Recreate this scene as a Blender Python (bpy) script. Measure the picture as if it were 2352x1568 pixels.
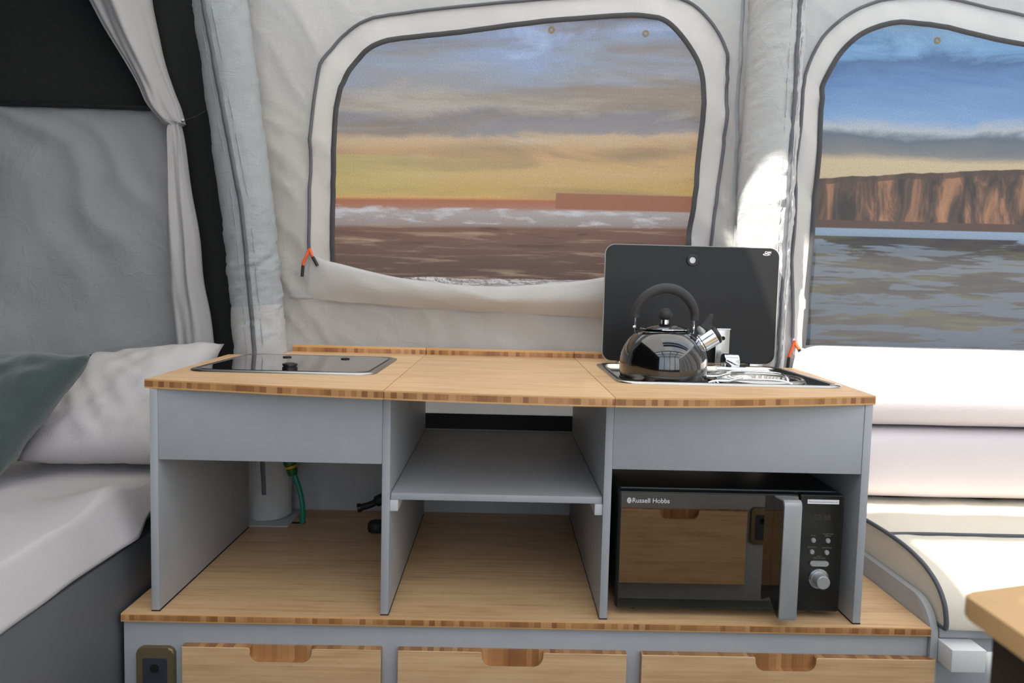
import bpy, bmesh, math, random
from mathutils import Vector, noise, geometry
random.seed(7)
S = bpy.context.scene
for o in list(bpy.data.objects): bpy.data.objects.remove(o)
C = S.collection

# ------------------------------------------------------------------ camera, sky, sun, exposure
def camera():
    pitch, yaw, roll, fpx = -0.0712, 0.01384, 0.02479, 1684.94
    loc = Vector((0.78488, -1.63607, 0.75355))
    fwd = Vector((math.sin(yaw)*math.cos(pitch), math.cos(yaw)*math.cos(pitch), math.sin(pitch)))
    right = Vector((math.cos(yaw), -math.sin(yaw), 0)); up = right.cross(fwd)
    r2 = right*math.cos(roll)+up*math.sin(roll); u2 = -right*math.sin(roll)+up*math.cos(roll)
    cd = bpy.data.cameras.new('camera'); co = bpy.data.objects.new('camera', cd); C.objects.link(co)
    from mathutils import Matrix
    m = Matrix((r2, u2, -fwd)).transposed().to_4x4(); m.translation = loc
    co.matrix_world = m
    cd.sensor_fit = 'HORIZONTAL'; cd.sensor_width = 36; cd.lens = fpx/2352*36
    cd.clip_start = .02
    cd.dof.use_dof = True; cd.dof.focus_distance = 1.95; cd.dof.aperture_fstop = 3.0
    S.camera = co
camera()

SKY_STRENGTH = 2.4
SUN_STRENGTH = 12.0
w = bpy.data.worlds.new('sky'); S.world = w; w.use_nodes = True
nt = w.node_tree; nt.nodes.clear()
out = nt.nodes.new('ShaderNodeOutputWorld'); bg = nt.nodes.new('ShaderNodeBackground')
tc = nt.nodes.new('ShaderNodeTexCoord'); nz = nt.nodes.new('ShaderNodeTexNoise'); rp = nt.nodes.new('ShaderNodeValToRGB')
nz.inputs['Scale'].default_value = 2.2; nz.inputs['Detail'].default_value = 5
rp.color_ramp.elements[0].position = .38; rp.color_ramp.elements[0].color = (.62, .74, .92, 1)
rp.color_ramp.elements[1].position = .60; rp.color_ramp.elements[1].color = (1.0, 1.0, 1.0, 1)
nt.links.new(tc.outputs['Generated'], nz.inputs['Vector']); nt.links.new(nz.outputs['Fac'], rp.inputs['Fac'])
nt.links.new(rp.outputs['Color'], bg.inputs['Color']); bg.inputs['Strength'].default_value = SKY_STRENGTH
nt.links.new(bg.outputs[0], out.inputs['Surface'])

sd = bpy.data.lights.new('sun', 'SUN'); sd.energy = SUN_STRENGTH; sd.angle = math.radians(.9); sd.color = (1, .95, .87)
so = bpy.data.objects.new('sun', sd); C.objects.link(so)
so.rotation_euler = Vector((-.35, -.45, .82)).to_track_quat('Z', 'Y').to_euler(); so.location = (-2, -3, 6)

S.view_settings.view_transform = 'Standard'; S.view_settings.look = 'None'
S.view_settings.exposure = 0.1; S.view_settings.gamma = 1
S.view_settings.use_curve_mapping = False

# ------------------------------------------------------------------ materials
def lin(c):
    r = []
    for v in c:
        v /= 255.; r.append(v/12.92 if v <= .04045 else ((v+.055)/1.055)**2.4)
    return (*r, 1)
class Nodes:
    def __init__(s, name):
        s.m = bpy.data.materials.new(name); s.m.use_nodes = True; s.t = s.m.node_tree
        s.p = s.t.nodes['Principled BSDF']; s.out = s.t.nodes['Material Output']
        s.tc = s.new('ShaderNodeTexCoord')
    def new(s, k): return s.t.nodes.new(k)
    def link(s, a, b): s.t.links.new(a, b)
    def put(s, sock, v):
        if hasattr(v, 'links') or hasattr(v, 'is_linked'): s.link(v, sock)
        else: sock.default_value = v
    def math(s, op, a, b=0.0, c=None, clamp=False):
        n = s.new('ShaderNodeMath'); n.operation = op; n.use_clamp = clamp
        s.put(n.inputs[0], a); s.put(n.inputs[1], b)
        if c is not None: s.put(n.inputs[2], c)
        return n.outputs[0]
    def sep(s, v):
        n = s.new('ShaderNodeSeparateXYZ'); s.link(v, n.inputs[0]); return n.outputs
    def map(s, v, scale=(1, 1, 1), rot=(0, 0, 0)):
        n = s.new('ShaderNodeMapping'); s.link(v, n.inputs[0]); n.inputs['Scale'].default_value = scale
        n.inputs['Rotation'].default_value = rot; return n.outputs[0]
    def noise(s, v, scale=5, detail=4, rough=.5, dist=0):
        n = s.new('ShaderNodeTexNoise'); s.link(v, n.inputs['Vector']); n.inputs['Scale'].default_value = scale
        n.inputs['Detail'].default_value = detail; n.inputs['Roughness'].default_value = rough
        n.inputs['Distortion'].default_value = dist; return n.outputs['Fac']
    def ramp(s, f, stops, interp='LINEAR'):
        n = s.new('ShaderNodeValToRGB'); s.link(f, n.inputs[0]); cr = n.color_ramp; cr.interpolation = interp
        cr.elements[0].position = stops[0][0]; cr.elements[0].color = stops[0][1]
        cr.elements[1].position = stops[-1][0]; cr.elements[1].color = stops[-1][1]
        for p, c in stops[1:-1]:
            e = cr.elements.new(p); e.color = c
        return n.outputs[0]
    def mix(s, f, a, b, mode='MIX'):
        n = s.new('ShaderNodeMix'); n.data_type = 'RGBA'; n.blend_type = mode
        s.put(n.inputs[0], f); s.put(n.inputs[6], a); s.put(n.inputs[7], b); return n.outputs[2]
    def bump(s, h, strength=.3, dist=.002):
        n = s.new('ShaderNodeBump'); s.link(h, n.inputs['Height']); n.inputs['Strength'].default_value = strength
        n.inputs['Distance'].default_value = dist; s.link(n.outputs[0], s.p.inputs['Normal']); return n.outputs[0]
    def wave(s, v, scale, direction='X', dist=0):
        n = s.new('ShaderNodeTexWave'); s.link(v, n.inputs['Vector']); n.inputs['Scale'].default_value = scale
        n.bands_direction = direction; n.inputs['Distortion'].default_value = dist; return n.outputs['Fac']
    def translucent(s, amount, col):
        tr = s.new('ShaderNodeBsdfTranslucent'); s.put(tr.inputs['Color'], col)
        mx = s.new('ShaderNodeMixShader'); mx.inputs[0].default_value = amount
        s.link(s.p.outputs[0], mx.inputs[1]); s.link(tr.outputs[0], mx.inputs[2]); s.link(mx.outputs[0], s.out.inputs[0])
        return mx
M = {}
def plain(key, col, rough=.5, metal=0, vary=.06, scale=9, coat=0, bump=0, bscale=300, spec=None):
    n = Nodes(key); f = n.noise(n.tc.outputs['Object'], scale, 3)
    c = lin(col)
    a = tuple(x*(1-vary) for x in c[:3])+(1,); b = tuple(min(1, x*(1+vary)) for x in c[:3])+(1,)
    n.link(n.ramp(f, [(.3, a), (.7, b)]), n.p.inputs['Base Color'])
    n.p.inputs['Roughness'].default_value = rough; n.p.inputs['Metallic'].default_value = metal
    n.p.inputs['Coat Weight'].default_value = coat; n.p.inputs['Coat Roughness'].default_value = .03
    if spec is not None: n.p.inputs['Specular IOR Level'].default_value = spec
    if bump: n.bump(n.noise(n.tc.outputs['Object'], bscale, 2), bump, .001)
    M[key] = n.m; return n
def cloth(key, col, trans=.0, weave=900, bstr=.25, vary=.05, wr=0.0, wscale=6, rough=.9, crease=0):
    n = Nodes(key); ob = n.tc.outputs['Object']; c = lin(col)
    f = n.noise(ob, 3, 4)
    colr = n.ramp(f, [(.3, tuple(x*(1-vary) for x in c[:3])+(1,)), (.7, tuple(min(1, x*(1+vary)) for x in c[:3])+(1,))])
    n.link(colr, n.p.inputs['Base Color']); n.p.inputs['Roughness'].default_value = rough
    n.p.inputs['Sheen Weight'].default_value = .15
    h = n.math('MULTIPLY', n.noise(ob, weave, 1), .25)
    if wr:
        a = n.noise(n.map(ob, (1, 1, .35), (0, .6, 0)), wscale, 3, .6, 1.5)
        b = n.noise(n.map(ob, (.4, 1, 1), (0, -.4, 0)), wscale*1.7, 3, .6, 1.0)
        h = n.math('ADD', h, n.math('MULTIPLY', n.math('ADD', a, n.math('ABSOLUTE', n.math('SUBTRACT', b, .5))), wr))
    for cs_, amt in ((3.2, crease), (7.5, crease*.5)):
        if not crease: break
        dv = n.new('ShaderNodeTexNoise'); n.link(ob, dv.inputs['Vector']); dv.inputs['Scale'].default_value = cs_*.6
        va = n.new('ShaderNodeVectorMath'); va.operation = 'MULTIPLY_ADD'; n.link(dv.outputs['Color'], va.inputs[0]); va.inputs[1].default_value = (.5, .5, .5); n.link(ob, va.inputs[2])
        vo = n.new('ShaderNodeTexVoronoi'); vo.feature = 'DISTANCE_TO_EDGE'; n.link(n.map(va.outputs[0], (1, .2, .8), (0, .5, 0)), vo.inputs['Vector']); vo.inputs['Scale'].default_value = cs_
        e = n.ramp(vo.outputs['Distance'], [(0, (1, 1, 1, 1)), (.05, (.45, .45, .45, 1)), (.22, (0, 0, 0, 1))])
        msk = n.ramp(n.noise(ob, cs_*.9, 2), [(.42, (0, 0, 0, 1)), (.62, (1, 1, 1, 1))])
        h = n.math('ADD', h, n.math('MULTIPLY', n.math('MULTIPLY', n.sep(e)[0], n.sep(msk)[0]), amt))
    n.bump(h, bstr, .022 if wr else .004)
    if trans: n.translucent(trans, colr)
    M[key] = n.m; return n
def bamboo(key, edge_axis, front=False):
    """edge_axis: index of the face normal that shows the long grain; the others show the ply edge."""
    n = Nodes(key); ob = n.tc.outputs['Object']; gen = n.sep(n.tc.outputs['Generated'])
    g = n.map(ob, (1.2, 55, 55) if True else ob)
    f = n.noise(g, 2.0, 5, .65)
    f2 = n.noise(n.map(ob, (3, 14, 14)), 2.2, 2)
    f3 = n.noise(n.map(ob, (9, 40, 40)), 3.0, 2)
    t = n.math('ADD', n.math('MULTIPLY', f, .62), n.math('MULTIPLY', f2, .38))
    base = n.ramp(t, [(.33, lin((192, 150, 107))), (.47, lin((215, 176, 131))), (.66, lin((229, 194, 150)))])
    knots = n.ramp(f3, [(.70, (1, 1, 1, 1)), (.78, (.80, .72, .62, 1))])
    base = n.mix(.7, base, knots, 'MULTIPLY')
    # ply edge : blocks of different browns between two thin light outer plies
    xs = n.sep(ob)[0]
    vo = n.new('ShaderNodeTexVoronoi'); vo.voronoi_dimensions = '1D'; vo.inputs['Scale'].default_value = 75
    n.link(xs, vo.inputs['W'])
    vr = n.sep(vo.outputs['Color'])[0]
    fine = n.noise(n.map(ob, (260, 6, 6)), 1.5, 2)
    blk = n.ramp(n.math('ADD', n.math('MULTIPLY', vr, .75), n.math('MULTIPLY', fine, .3)),
                 [(.10, lin((136, 90, 52))), (.35, lin((162, 113, 68))), (.65, lin((182, 132, 84))), (.98, lin((204, 158, 106)))])
    if not front:
        zc = n.math('ABSOLUTE', n.math('SUBTRACT', gen[2], .5))
        outer = n.math('GREATER_THAN', zc, .33)
        blk = n.mix(outer, blk, lin((212, 163, 103)))
    geo = n.new('ShaderNodeNewGeometry')
    nn = n.math('ABSOLUTE', n.sep(geo.outputs['True Normal'])[edge_axis])
    isface = n.math('GREATER_THAN', nn, .6)
    n.link(n.mix(isface, blk, base), n.p.inputs['Base Color'])
    n.p.inputs['Roughness'].default_value = .42
    n.bump(f, .05, .0006)
    M[key] = n.m
bamboo('bamboo_board', 2); bamboo('bamboo_front', 1, True); bamboo('bamboo_edge', 0, True)
plain('laminate_grey', (169, 172, 176), .5, vary=.025, scale=20)
plain('laminate_dark_grey', (98, 100, 104), .5, vary=.03)
plain('white_batten', (205, 207, 208), .45, vary=.02)
plain('black_rubber', (26, 26, 28), .6)
plain('black_plastic', (24, 24, 26), .38)
plain('soft_black', (52, 53, 55), .62)
plain('steel', (190, 188, 184), .22, 1.0, vary=.03)
plain('steel_brushed', (175, 174, 172), .33, 1.0, vary=.05)
plain('chrome', (225, 227, 230), .06, 1.0, vary=.01)
plain('silver_plastic', (176, 177, 178), .36, .35, vary=.02)
plain('kettle_enamel', (10, 10, 11), .12, coat=1.0, vary=.02)
plain('hob_glass', (22, 22, 23), .03, coat=1, vary=.0, spec=.9)
plain('lid_glass', (30, 30, 31), .36, vary=.04, spec=.3)
plain('glass_edge', (150, 150, 146), .25)
plain('microwave_black', (17, 17, 18), .35, vary=.05)
n = plain('microwave_mirror', (158, 155, 150), .015, 1.0, vary=.0)
plain('panel_black', (34, 32, 30), .12, vary=.02, spec=.6)
plain('print_white', (215, 216, 216), .6, vary=.0)
plain('print_grey', (120, 117, 112), .6, vary=.0)
plain('print_dark', (62, 58, 54), .6, vary=.0)
plain('label_white', (235, 236, 238), .55, vary=.01)
plain('bronze', (126, 112, 84), .42, .55, vary=.05)
plain('socket_dark', (50, 54, 62), .5)
plain('black_hole', (8, 8, 8), .9)
plain('hose_green', (20, 128, 105), .18, coat=.5)
plain('connector_green', (30, 92, 44), .45)
plain('connector_yellow', (205, 160, 20), .45)
plain('orange_cord', (240, 92, 38), .6, bump=.3, bscale=600)
plain('zip_grey', (94, 96, 102), .6, bump=.6, bscale=900)
plain('tape_dark', (68, 68, 70), .75, bump=.6, bscale=700)
plain('piping_grey', (84, 88, 97), .5)
plain('white_block', (225, 227, 229), .4, vary=.02)
plain('table_wood', (206, 166, 114), .4, vary=.05)
plain('brass', (190, 165, 110), .3, 1.0)
plain('rail_wood', (196, 132, 70), .6, vary=.12, scale=4)
plain('white_sheet', (225, 228, 232), .6, vary=.04)
plain('mullion', (44, 44, 46), .6)
cloth('canvas', (216, 215, 212), .28, 700, .85, wr=.6, wscale=5, crease=.25)
cloth('canvas_light', (222, 220, 216), .25, 700, .55, wr=.4, wscale=6, crease=.2)
cloth('canvas_cool', (194, 201, 205), .12, 700, .9, wr=.6, wscale=8)
cloth('canvas_sleeve', (214, 215, 215), .12, 700, .8, wr=.5, wscale=9)
cloth('unseen_roof_canvas', (225, 224, 220), .45, 700, .3)
cloth('cotton_grey', (208, 211, 214), .10, 900, .9, wr=.5, wscale=7, crease=.32)
cloth('cotton_curtain', (205, 203, 203), .10, 900, .5, wr=.5, wscale=10)
cloth('black_cloth', (24, 25, 26), 0, 600, .5, wr=.5, wscale=5)
cloth('skirt_black', (46, 46, 47), 0, 600, .6, wr=.7, wscale=14)
cloth('throw_grey', (188, 183, 184), 0, 330, 1.0, vary=.03)
cloth('pillow_grey', (190, 185, 186), 0, 300, 1.0, vary=.03)
cloth('velvet_green', (60, 75, 72), 0, 700, .5, vary=.1, wr=.25, wscale=12)
M['velvet_green'].node_tree.nodes['Principled BSDF'].inputs['Sheen Weight'].default_value = .5
cloth('bolster_white', (222, 214, 216), 0, 160, .5, vary=.02)
cloth('leather_cream', (222, 214, 196), 0, 500, .15, vary=.03, wr=.12, wscale=8, rough=.5)
cloth('carpet', (70, 76, 74), 0, 900, .9, vary=.2)
cloth('ground', (160, 158, 152), 0, 40, .6, vary=.1)
M['kettle_enamel'].node_tree.nodes['Principled BSDF'].inputs['Coat IOR'].default_value = 1.62
# fly screen and clear sheet
def screen():
    n = Nodes('fly_screen'); ob = n.tc.outputs['Object']
    n.p.inputs['Base Color'].default_value = lin((104, 104, 106)); n.p.inputs['Roughness'].default_value = .8
    a = n.math('ADD', n.wave(ob, 110, 'X', .6), n.wave(ob, 110, 'Z', .6))
    thr = n.ramp(n.noise(n.map(ob, (1, 1, 1)), 260, 1), [(.3, (.12, .12, .12, 1)), (.7, (.30, .30, .30, 1))])
    tr = n.new('ShaderNodeBsdfTransparent'); mx = n.new('ShaderNodeMixShader')
    f = n.math('ADD', n.math('MULTIPLY', a, .10), thr)
    n.link(f, mx.inputs[0]); n.link(tr.outputs[0], mx.inputs[1]); n.link(n.p.outputs[0], mx.inputs[2])
    n.link(mx.outputs[0], n.out.inputs[0]); M['fly_screen'] = n.m
    n = Nodes('clear_sheet'); n.p.inputs['Roughness'].default_value = .05; n.p.inputs['Base Color'].default_value = (.9, .9, .9, 1)
    tr = n.new('ShaderNodeBsdfTransparent'); mx = n.new('ShaderNodeMixShader'); gl = n.new('ShaderNodeBsdfGlossy')
    gl.inputs['Roughness'].default_value = .08
    mx.inputs[0].default_value = .35
    n.link(tr.outputs[0], mx.inputs[1]); n.link(gl.outputs[0], mx.inputs[2]); n.link(mx.outputs[0], n.out.inputs[0])
    b = n.new('ShaderNodeBump'); n.link(n.noise(n.map(n.tc.outputs['Object'], (1, 1, 3)), 30, 4), b.inputs['Height'])
    b.inputs['Strength'].default_value = .8; b.inputs['Distance'].default_value = .01; n.link(b.outputs[0], gl.inputs['Normal'])
    M['clear_sheet'] = n.m
screen()
BZ0, BZ1 = .42, 1.77
def bz(z): return max(0, min(1, (z-BZ0)/(BZ1-BZ0)))
def banner_sunset():
    n = Nodes('print_sunset'); g = n.tc.outputs['Generated']; x, y, z = n.sep(g)
    wv = n.noise(n.map(g, (2.2, 1, 5)), 2.0, 5, .6, .6)
    # wide flat clouds: bend the vertical coordinate more in the sky than at the horizon
    sky = n.math('SUBTRACT', z, bz(1.10), clamp=True)
    tilt = n.math('MULTIPLY', n.math('SUBTRACT', x, .5), -.03)
    zz = n.math('ADD', n.math('ADD', z, tilt), n.math('MULTIPLY', n.math('MULTIPLY', n.math('SUBTRACT', wv, .5), sky), .75))
    st = [(.52, (78, 58, 49)), (.84, (92, 68, 57)), (.978, (116, 82, 66)), (.992, (150, 136, 130)), (1.04, (166, 158, 154)), (1.055, (164, 116, 92)),
          (1.083, (166, 98, 70)), (1.092, (206, 164, 100)), (1.12, (188, 156, 92)), (1.19, (198, 166, 112)), (1.26, (192, 156, 114)), (1.315, (196, 170, 136)), (1.34, (146, 140, 138)),
          (1.39, (134, 131, 134)), (1.44, (176, 167, 155)), (1.50, (152, 151, 154)), (1.59, (148, 157, 172)), (1.66, (146, 163, 192)), (1.73, (170, 189, 222))]
    # split in two ramps (a ramp holds 32 stops)
    col = n.ramp(zz, [(bz(a), lin(c)) for a, c in st])
    # slanting darker cloud banks and pale streaks in the sky, a yellower glow to one side
    sk_ = n.math('GREATER_THAN', z, bz(1.095))
    cb = n.noise(n.map(g, (1.3, 1, 7), (0, .07, 0)), 1.6, 5, .55, .5)
    col = n.mix(n.math('MULTIPLY', sk_, n.sep(n.ramp(cb, [(.46, (0, 0, 0, 1)), (.62, (.62, .62, .62, 1))]))[0]), col, lin((132, 114, 92)))
    cs = n.noise(n.map(g, (2.0, 1, 16)), 2.0, 5, .6, .6)
    col = n.mix(n.math('MULTIPLY', sk_, n.sep(n.ramp(cs, [(.56, (0, 0, 0, 1)), (.78, (.32, .32, .32, 1))]))[0]), col, lin((206, 196, 182)))
    glow = n.math('MULTIPLY', n.math('MULTIPLY', sk_, n.math('LESS_THAN', z, bz(1.24))), n.sep(n.ramp(x, [(.2, (.5, .5, .5, 1)), (.6, (0, 0, 0, 1))]))[0])
    col = n.mix(glow, col, lin((188, 178, 104)))
    # pale tide lines on the dark flats
    s = n.noise(n.map(g, (2.6, 1, 30)), 2.2, 6, .66, .5)
    low = n.math('LESS_THAN', z, bz(.985))
    col = n.mix(n.math('MULTIPLY', low, n.sep(n.ramp(s, [(.52, (0, 0, 0, 1)), (.66, (.75, .75, .75, 1))]))[0]), col, lin((176, 148, 122)))
    col = n.mix(n.math('MULTIPLY', low, n.sep(n.ramp(s, [(.30, (.7, .7, .7, 1)), (.42, (0, 0, 0, 1))]))[0]), col, lin((66, 46, 40)))
    # pale flecks painted for light showing through the banner, drawn as surf
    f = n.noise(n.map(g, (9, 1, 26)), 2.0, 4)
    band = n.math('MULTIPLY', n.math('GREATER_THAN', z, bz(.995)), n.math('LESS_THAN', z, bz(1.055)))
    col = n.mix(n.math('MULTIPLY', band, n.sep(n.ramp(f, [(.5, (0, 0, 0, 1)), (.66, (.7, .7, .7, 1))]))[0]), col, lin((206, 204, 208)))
    # far headland on the right
    head = n.math('MULTIPLY', n.math('GREATER_THAN', x, .64), n.math('MULTIPLY', n.math('GREATER_THAN', z, bz(1.06)), n.math('LESS_THAN', z, bz(1.118))))
    col = n.mix(head, col, lin((150, 98, 72)))
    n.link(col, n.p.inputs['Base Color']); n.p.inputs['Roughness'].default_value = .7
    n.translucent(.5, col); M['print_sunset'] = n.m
banner_sunset()
def banner_cliff():
    n = Nodes('print_cliff'); g = n.tc.outputs['Generated']; x, y, z = n.sep(g)
    wv = n.noise(n.map(g, (2.2, 1, 5)), 2.2, 5, .6, .6)
    sky = n.math('SUBTRACT', z, bz(1.22), clamp=True)
    zz = n.math('ADD', z, n.math('MULTIPLY', n.math('MULTIPLY', n.math('SUBTRACT', wv, .5), sky), .8))
    st = [(.5, (56, 76, 96)), (.70, (74, 88, 102)), (.93, (98, 107, 116)), (1.0, (138, 158, 180)), (1.03, (140, 160, 182)), (1.20, (196, 176, 142)), (1.27, (200, 180, 146)), (1.30, (128, 128, 126)),
          (1.355, (96, 108, 120)), (1.385, (176, 182, 188)), (1.43, (128, 162, 202)), (1.55, (96, 134, 182)), (1.64, (78, 112, 156)), (1.70, (122, 166, 208)), (1.76, (150, 188, 224))]
    col = n.ramp(zz, [(bz(a), lin(c)) for a, c in st])
    # rock shelves with weed, larger and further apart towards the viewer
    low = n.math('LESS_THAN', z, bz(.985))
    r1 = n.noise(n.map(g, (3.2, 1, 34)), 2.4, 6, .62, .4)
    r2 = n.noise(n.map(g, (1.7, 1, 10)), 3.4, 5, .55, .5)
    far = n.math('MULTIPLY', n.math('SUBTRACT', z, .08), 2.6, clamp=True)
    rr = n.math('ADD', n.math('MULTIPLY', r1, .40), n.math('ADD', n.math('MULTIPLY', r2, .60), n.math('MULTIPLY', far, .05)))
    moss = n.noise(n.map(g, (3, 1, 14)), 2.4, 4)
    rock = n.ramp(n.noise(n.map(g, (4, 1, 30)), 3.0, 4), [(.35, lin((24, 21, 19))), (.6, lin((56, 47, 40)))])
    rock = n.mix(n.sep(n.ramp(moss, [(.50, (0, 0, 0, 1)), (.66, (.85, .85, .85, 1))]))[0], rock, lin((80, 80, 34)))
    col = n.mix(n.math('MULTIPLY', low, n.sep(n.ramp(rr, [(.505, (0, 0, 0, 1)), (.535, (.95, .95, .95, 1))]))[0]), col, rock)
    beach = n.math('MULTIPLY', n.math('GREATER_THAN', z, bz(1.015)), n.math('LESS_THAN', z, bz(1.06)))
    col = n.mix(beach, col, lin((86, 66, 56)))
    # cliff face with dark gullies
    ct = n.math('ADD', bz(1.185), n.math('MULTIPLY', n.math('SUBTRACT', n.math('MULTIPLY', x, 1.6), n.math('MULTIPLY', n.math('MULTIPLY', x, x), 1.2)), .105))
    ct = n.math('ADD', ct, n.math('MULTIPLY', n.math('SUBTRACT', n.noise(n.map(g, (9, 1, 0)), 3, 3), .5), .016))
    cl = n.math('MULTIPLY', n.math('LESS_THAN', z, ct), n.math('GREATER_THAN', z, bz(1.045)))
    gul = n.noise(n.map(g, (15, 1, 1.6)), 2.6, 6, .62, .7)
    ccol = n.ramp(gul, [(.36, lin((54, 48, 46))), (.49, lin((98, 76, 62))), (.57, lin((150, 108, 80))), (.74, lin((180, 132, 96)))])
    cap = n.math('GREATER_THAN', z, n.math('SUBTRACT', ct, .016))
    ccol = n.mix(n.math('MULTIPLY', cap, .8), ccol, lin((74, 62, 54)))
    col = n.mix(cl, col, ccol)
    n.link(col, n.p.inputs['Base Color']); n.p.inputs['Roughness'].default_value = .7
    n.translucent(.5, col); M['print_cliff'] = n.m
banner_cliff()

# ------------------------------------------------------------------ object helpers
def origin(o):
    v = Vector((0, 0, 0))
    while o is not None: v += o.location; o = o.parent
    return v
def tag(o, label=None, cat=None, group=None, kind=None):
    if label: o['label'] = label
    if cat: o['category'] = cat
    if group: o['group'] = group
    if kind: o['kind'] = kind
    return o
def thing(name, loc, label=None, cat=None, group=None, kind=None):
    o = bpy.data.objects.new(name, None); o.location = loc; o.empty_display_size = .05; C.objects.link(o)
    return tag(o, label, cat, group, kind)
def mk(name, verts, faces, mat, parent=None, smooth=False):
    verts = [Vector(v) for v in verts]
    if parent is None:
        xs = [v.x for v in verts]; ys = [v.y for v in verts]; zs = [v.z for v in verts]
        loc = Vector(((min(xs)+max(xs))/2, (min(ys)+max(ys))/2, min(zs)))
    else: loc = Vector((0, 0, 0))
    off = loc if parent is None else origin(parent)
    me = bpy.data.meshes.new(name); me.from_pydata([v-off for v in verts], [], faces); me.update()
    bm = bmesh.new(); bm.from_mesh(me); bmesh.ops.recalc_face_normals(bm, faces=bm.faces); bm.to_mesh(me); bm.free()
    o = bpy.data.objects.new(name, me); C.objects.link(o); o.location = loc
    if parent is not None: o.parent = parent
    me.materials.append(M[mat])
    if smooth: me.polygons.foreach_set('use_smooth', [True]*len(me.polygons))
    return o
def from_bm(name, bm, mat, parent=None, smooth=False):
    bm.verts.index_update()
    v = [x.co.copy() for x in bm.verts]; f = [[a.index for a in x.verts] for x in bm.faces]; bm.free()
    o = mk(name, v, f, mat, parent, smooth)
    return o
def autosmooth(o, ang=40):
    me = o.data; me.polygons.foreach_set('use_smooth', [True]*len(me.polygons))
    bm = bmesh.new(); bm.from_mesh(me)
    for e in bm.edges:
        if len(e.link_faces) == 2 and e.calc_face_angle(0) > math.radians(ang): e.smooth = False
    bm.to_mesh(me); bm.free(); return o
def box(name, x, y, z, mat, parent=None, bev=.0015, seg=2):
    bm = bmesh.new()
    vs = [bm.verts.new((a, b, c)) for a in x for b in y for c in z]
    for f in ((0, 1, 3, 2), (4, 6, 7, 5), (0, 4, 5, 1), (2, 3, 7, 6), (0, 2, 6, 4), (1, 5, 7, 3)): bm.faces.new([vs[i] for i in f])
    if bev: bmesh.ops.bevel(bm, geom=bm.edges[:], offset=bev, segments=seg, affect='EDGES', profile=.5)
    o = from_bm(name, bm, mat, parent)
    if bev: autosmooth(o, 35)
    return o
def prism(name, poly, axis, lo, hi, mat, parent=None, bev=0, seg=2):
    """polygon in the plane across axis, extruded along it. axis 0: (y,z) 1: (x,z) 2: (x,y)"""
    def P(a, t): return (t, a[0], a[1]) if axis == 0 else (a[0], t, a[1]) if axis == 1 else (a[0], a[1], t)
    bm = bmesh.new(); A = [bm.verts.new(P(p, lo)) for p in poly]; B = [bm.verts.new(P(p, hi)) for p in poly]
    n_ = len(poly); fa = bm.faces.new(A[::-1]); fb = bm.faces.new(B)
    for i in range(n_): bm.faces.new((A[i], A[(i+1) % n_], B[(i+1) % n_], B[i]))
    if bev:
        es = list(fa.edges)+list(fb.edges)
        bmesh.ops.bevel(bm, geom=es, offset=bev, segments=seg, affect='EDGES', profile=.5)
    bmesh.ops.triangulate(bm, faces=[f for f in bm.faces if len(f.verts) > 4])
    o = from_bm(name, bm, mat, parent); autosmooth(o, 30); return o
def rrect(x0, x1, y0, y1, r, k=6):
    out = []
    for cx, cy, a0 in ((x1-r, y1-r, 0), (x0+r, y1-r, 90), (x0+r, y0+r, 180), (x1-r, y0+r, 270)):
        for i in range(k+1):
            a = math.radians(a0+90*i/k); out.append((cx+r*math.cos(a), cy+r*math.sin(a)))
    return out
def lathe(name, prof, mat, parent=None, n=40, c=(0, 0, 0), axis=(0, 0, 1), smooth=True, cap=True):
    q = Vector((0, 0, 1)).rotation_difference(Vector(axis)); c = Vector(c)
    v = []; f = []
    for r, z in prof:
        for i in range(n):
            a = 2*math.pi*i/n; v.append(c+q @ Vector((r*math.cos(a), r*math.sin(a), z)))
    for j in range(len(prof)-1):
        for i in range(n): f.append((j*n+i, j*n+(i+1) % n, (j+1)*n+(i+1) % n, (j+1)*n+i))
    if cap and prof[0][0] > 1e-5: f.append(list(range(n))[::-1])
    if cap and prof[-1][0] > 1e-5: f.append([(len(prof)-1)*n+i for i in range(n)])
    o = mk(name, v, f, mat, parent)
    bm = bmesh.new(); bm.from_mesh(o.data); bmesh.ops.remove_doubles(bm, verts=bm.verts, dist=1e-6); bm.to_mesh(o.data); bm.free()
    if smooth: autosmooth(o, 35)
    return o
def spline(pts, k=8, closed=False):
    pts = [Vector(p) for p in pts]; n_ = len(pts); out = []
    rng = range(n_) if closed else range(n_-1)
    for i in rng:
        if closed: p0, p1, p2, p3 = pts[i-1], pts[i], pts[(i+1) % n_], pts[(i+2) % n_]
        else: p0, p1, p2, p3 = pts[max(0, i-1)], pts[i], pts[i+1], pts[min(n_-1, i+2)]
        for j in range(k):
            t = j/k; out.append(.5*((2*p1)+(p2-p0)*t+(2*p0-5*p1+4*p2-p3)*t*t+(3*p1-p0-3*p2+p3)*t**3))
    if not closed: out.append(pts[-1])
    return out
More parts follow.
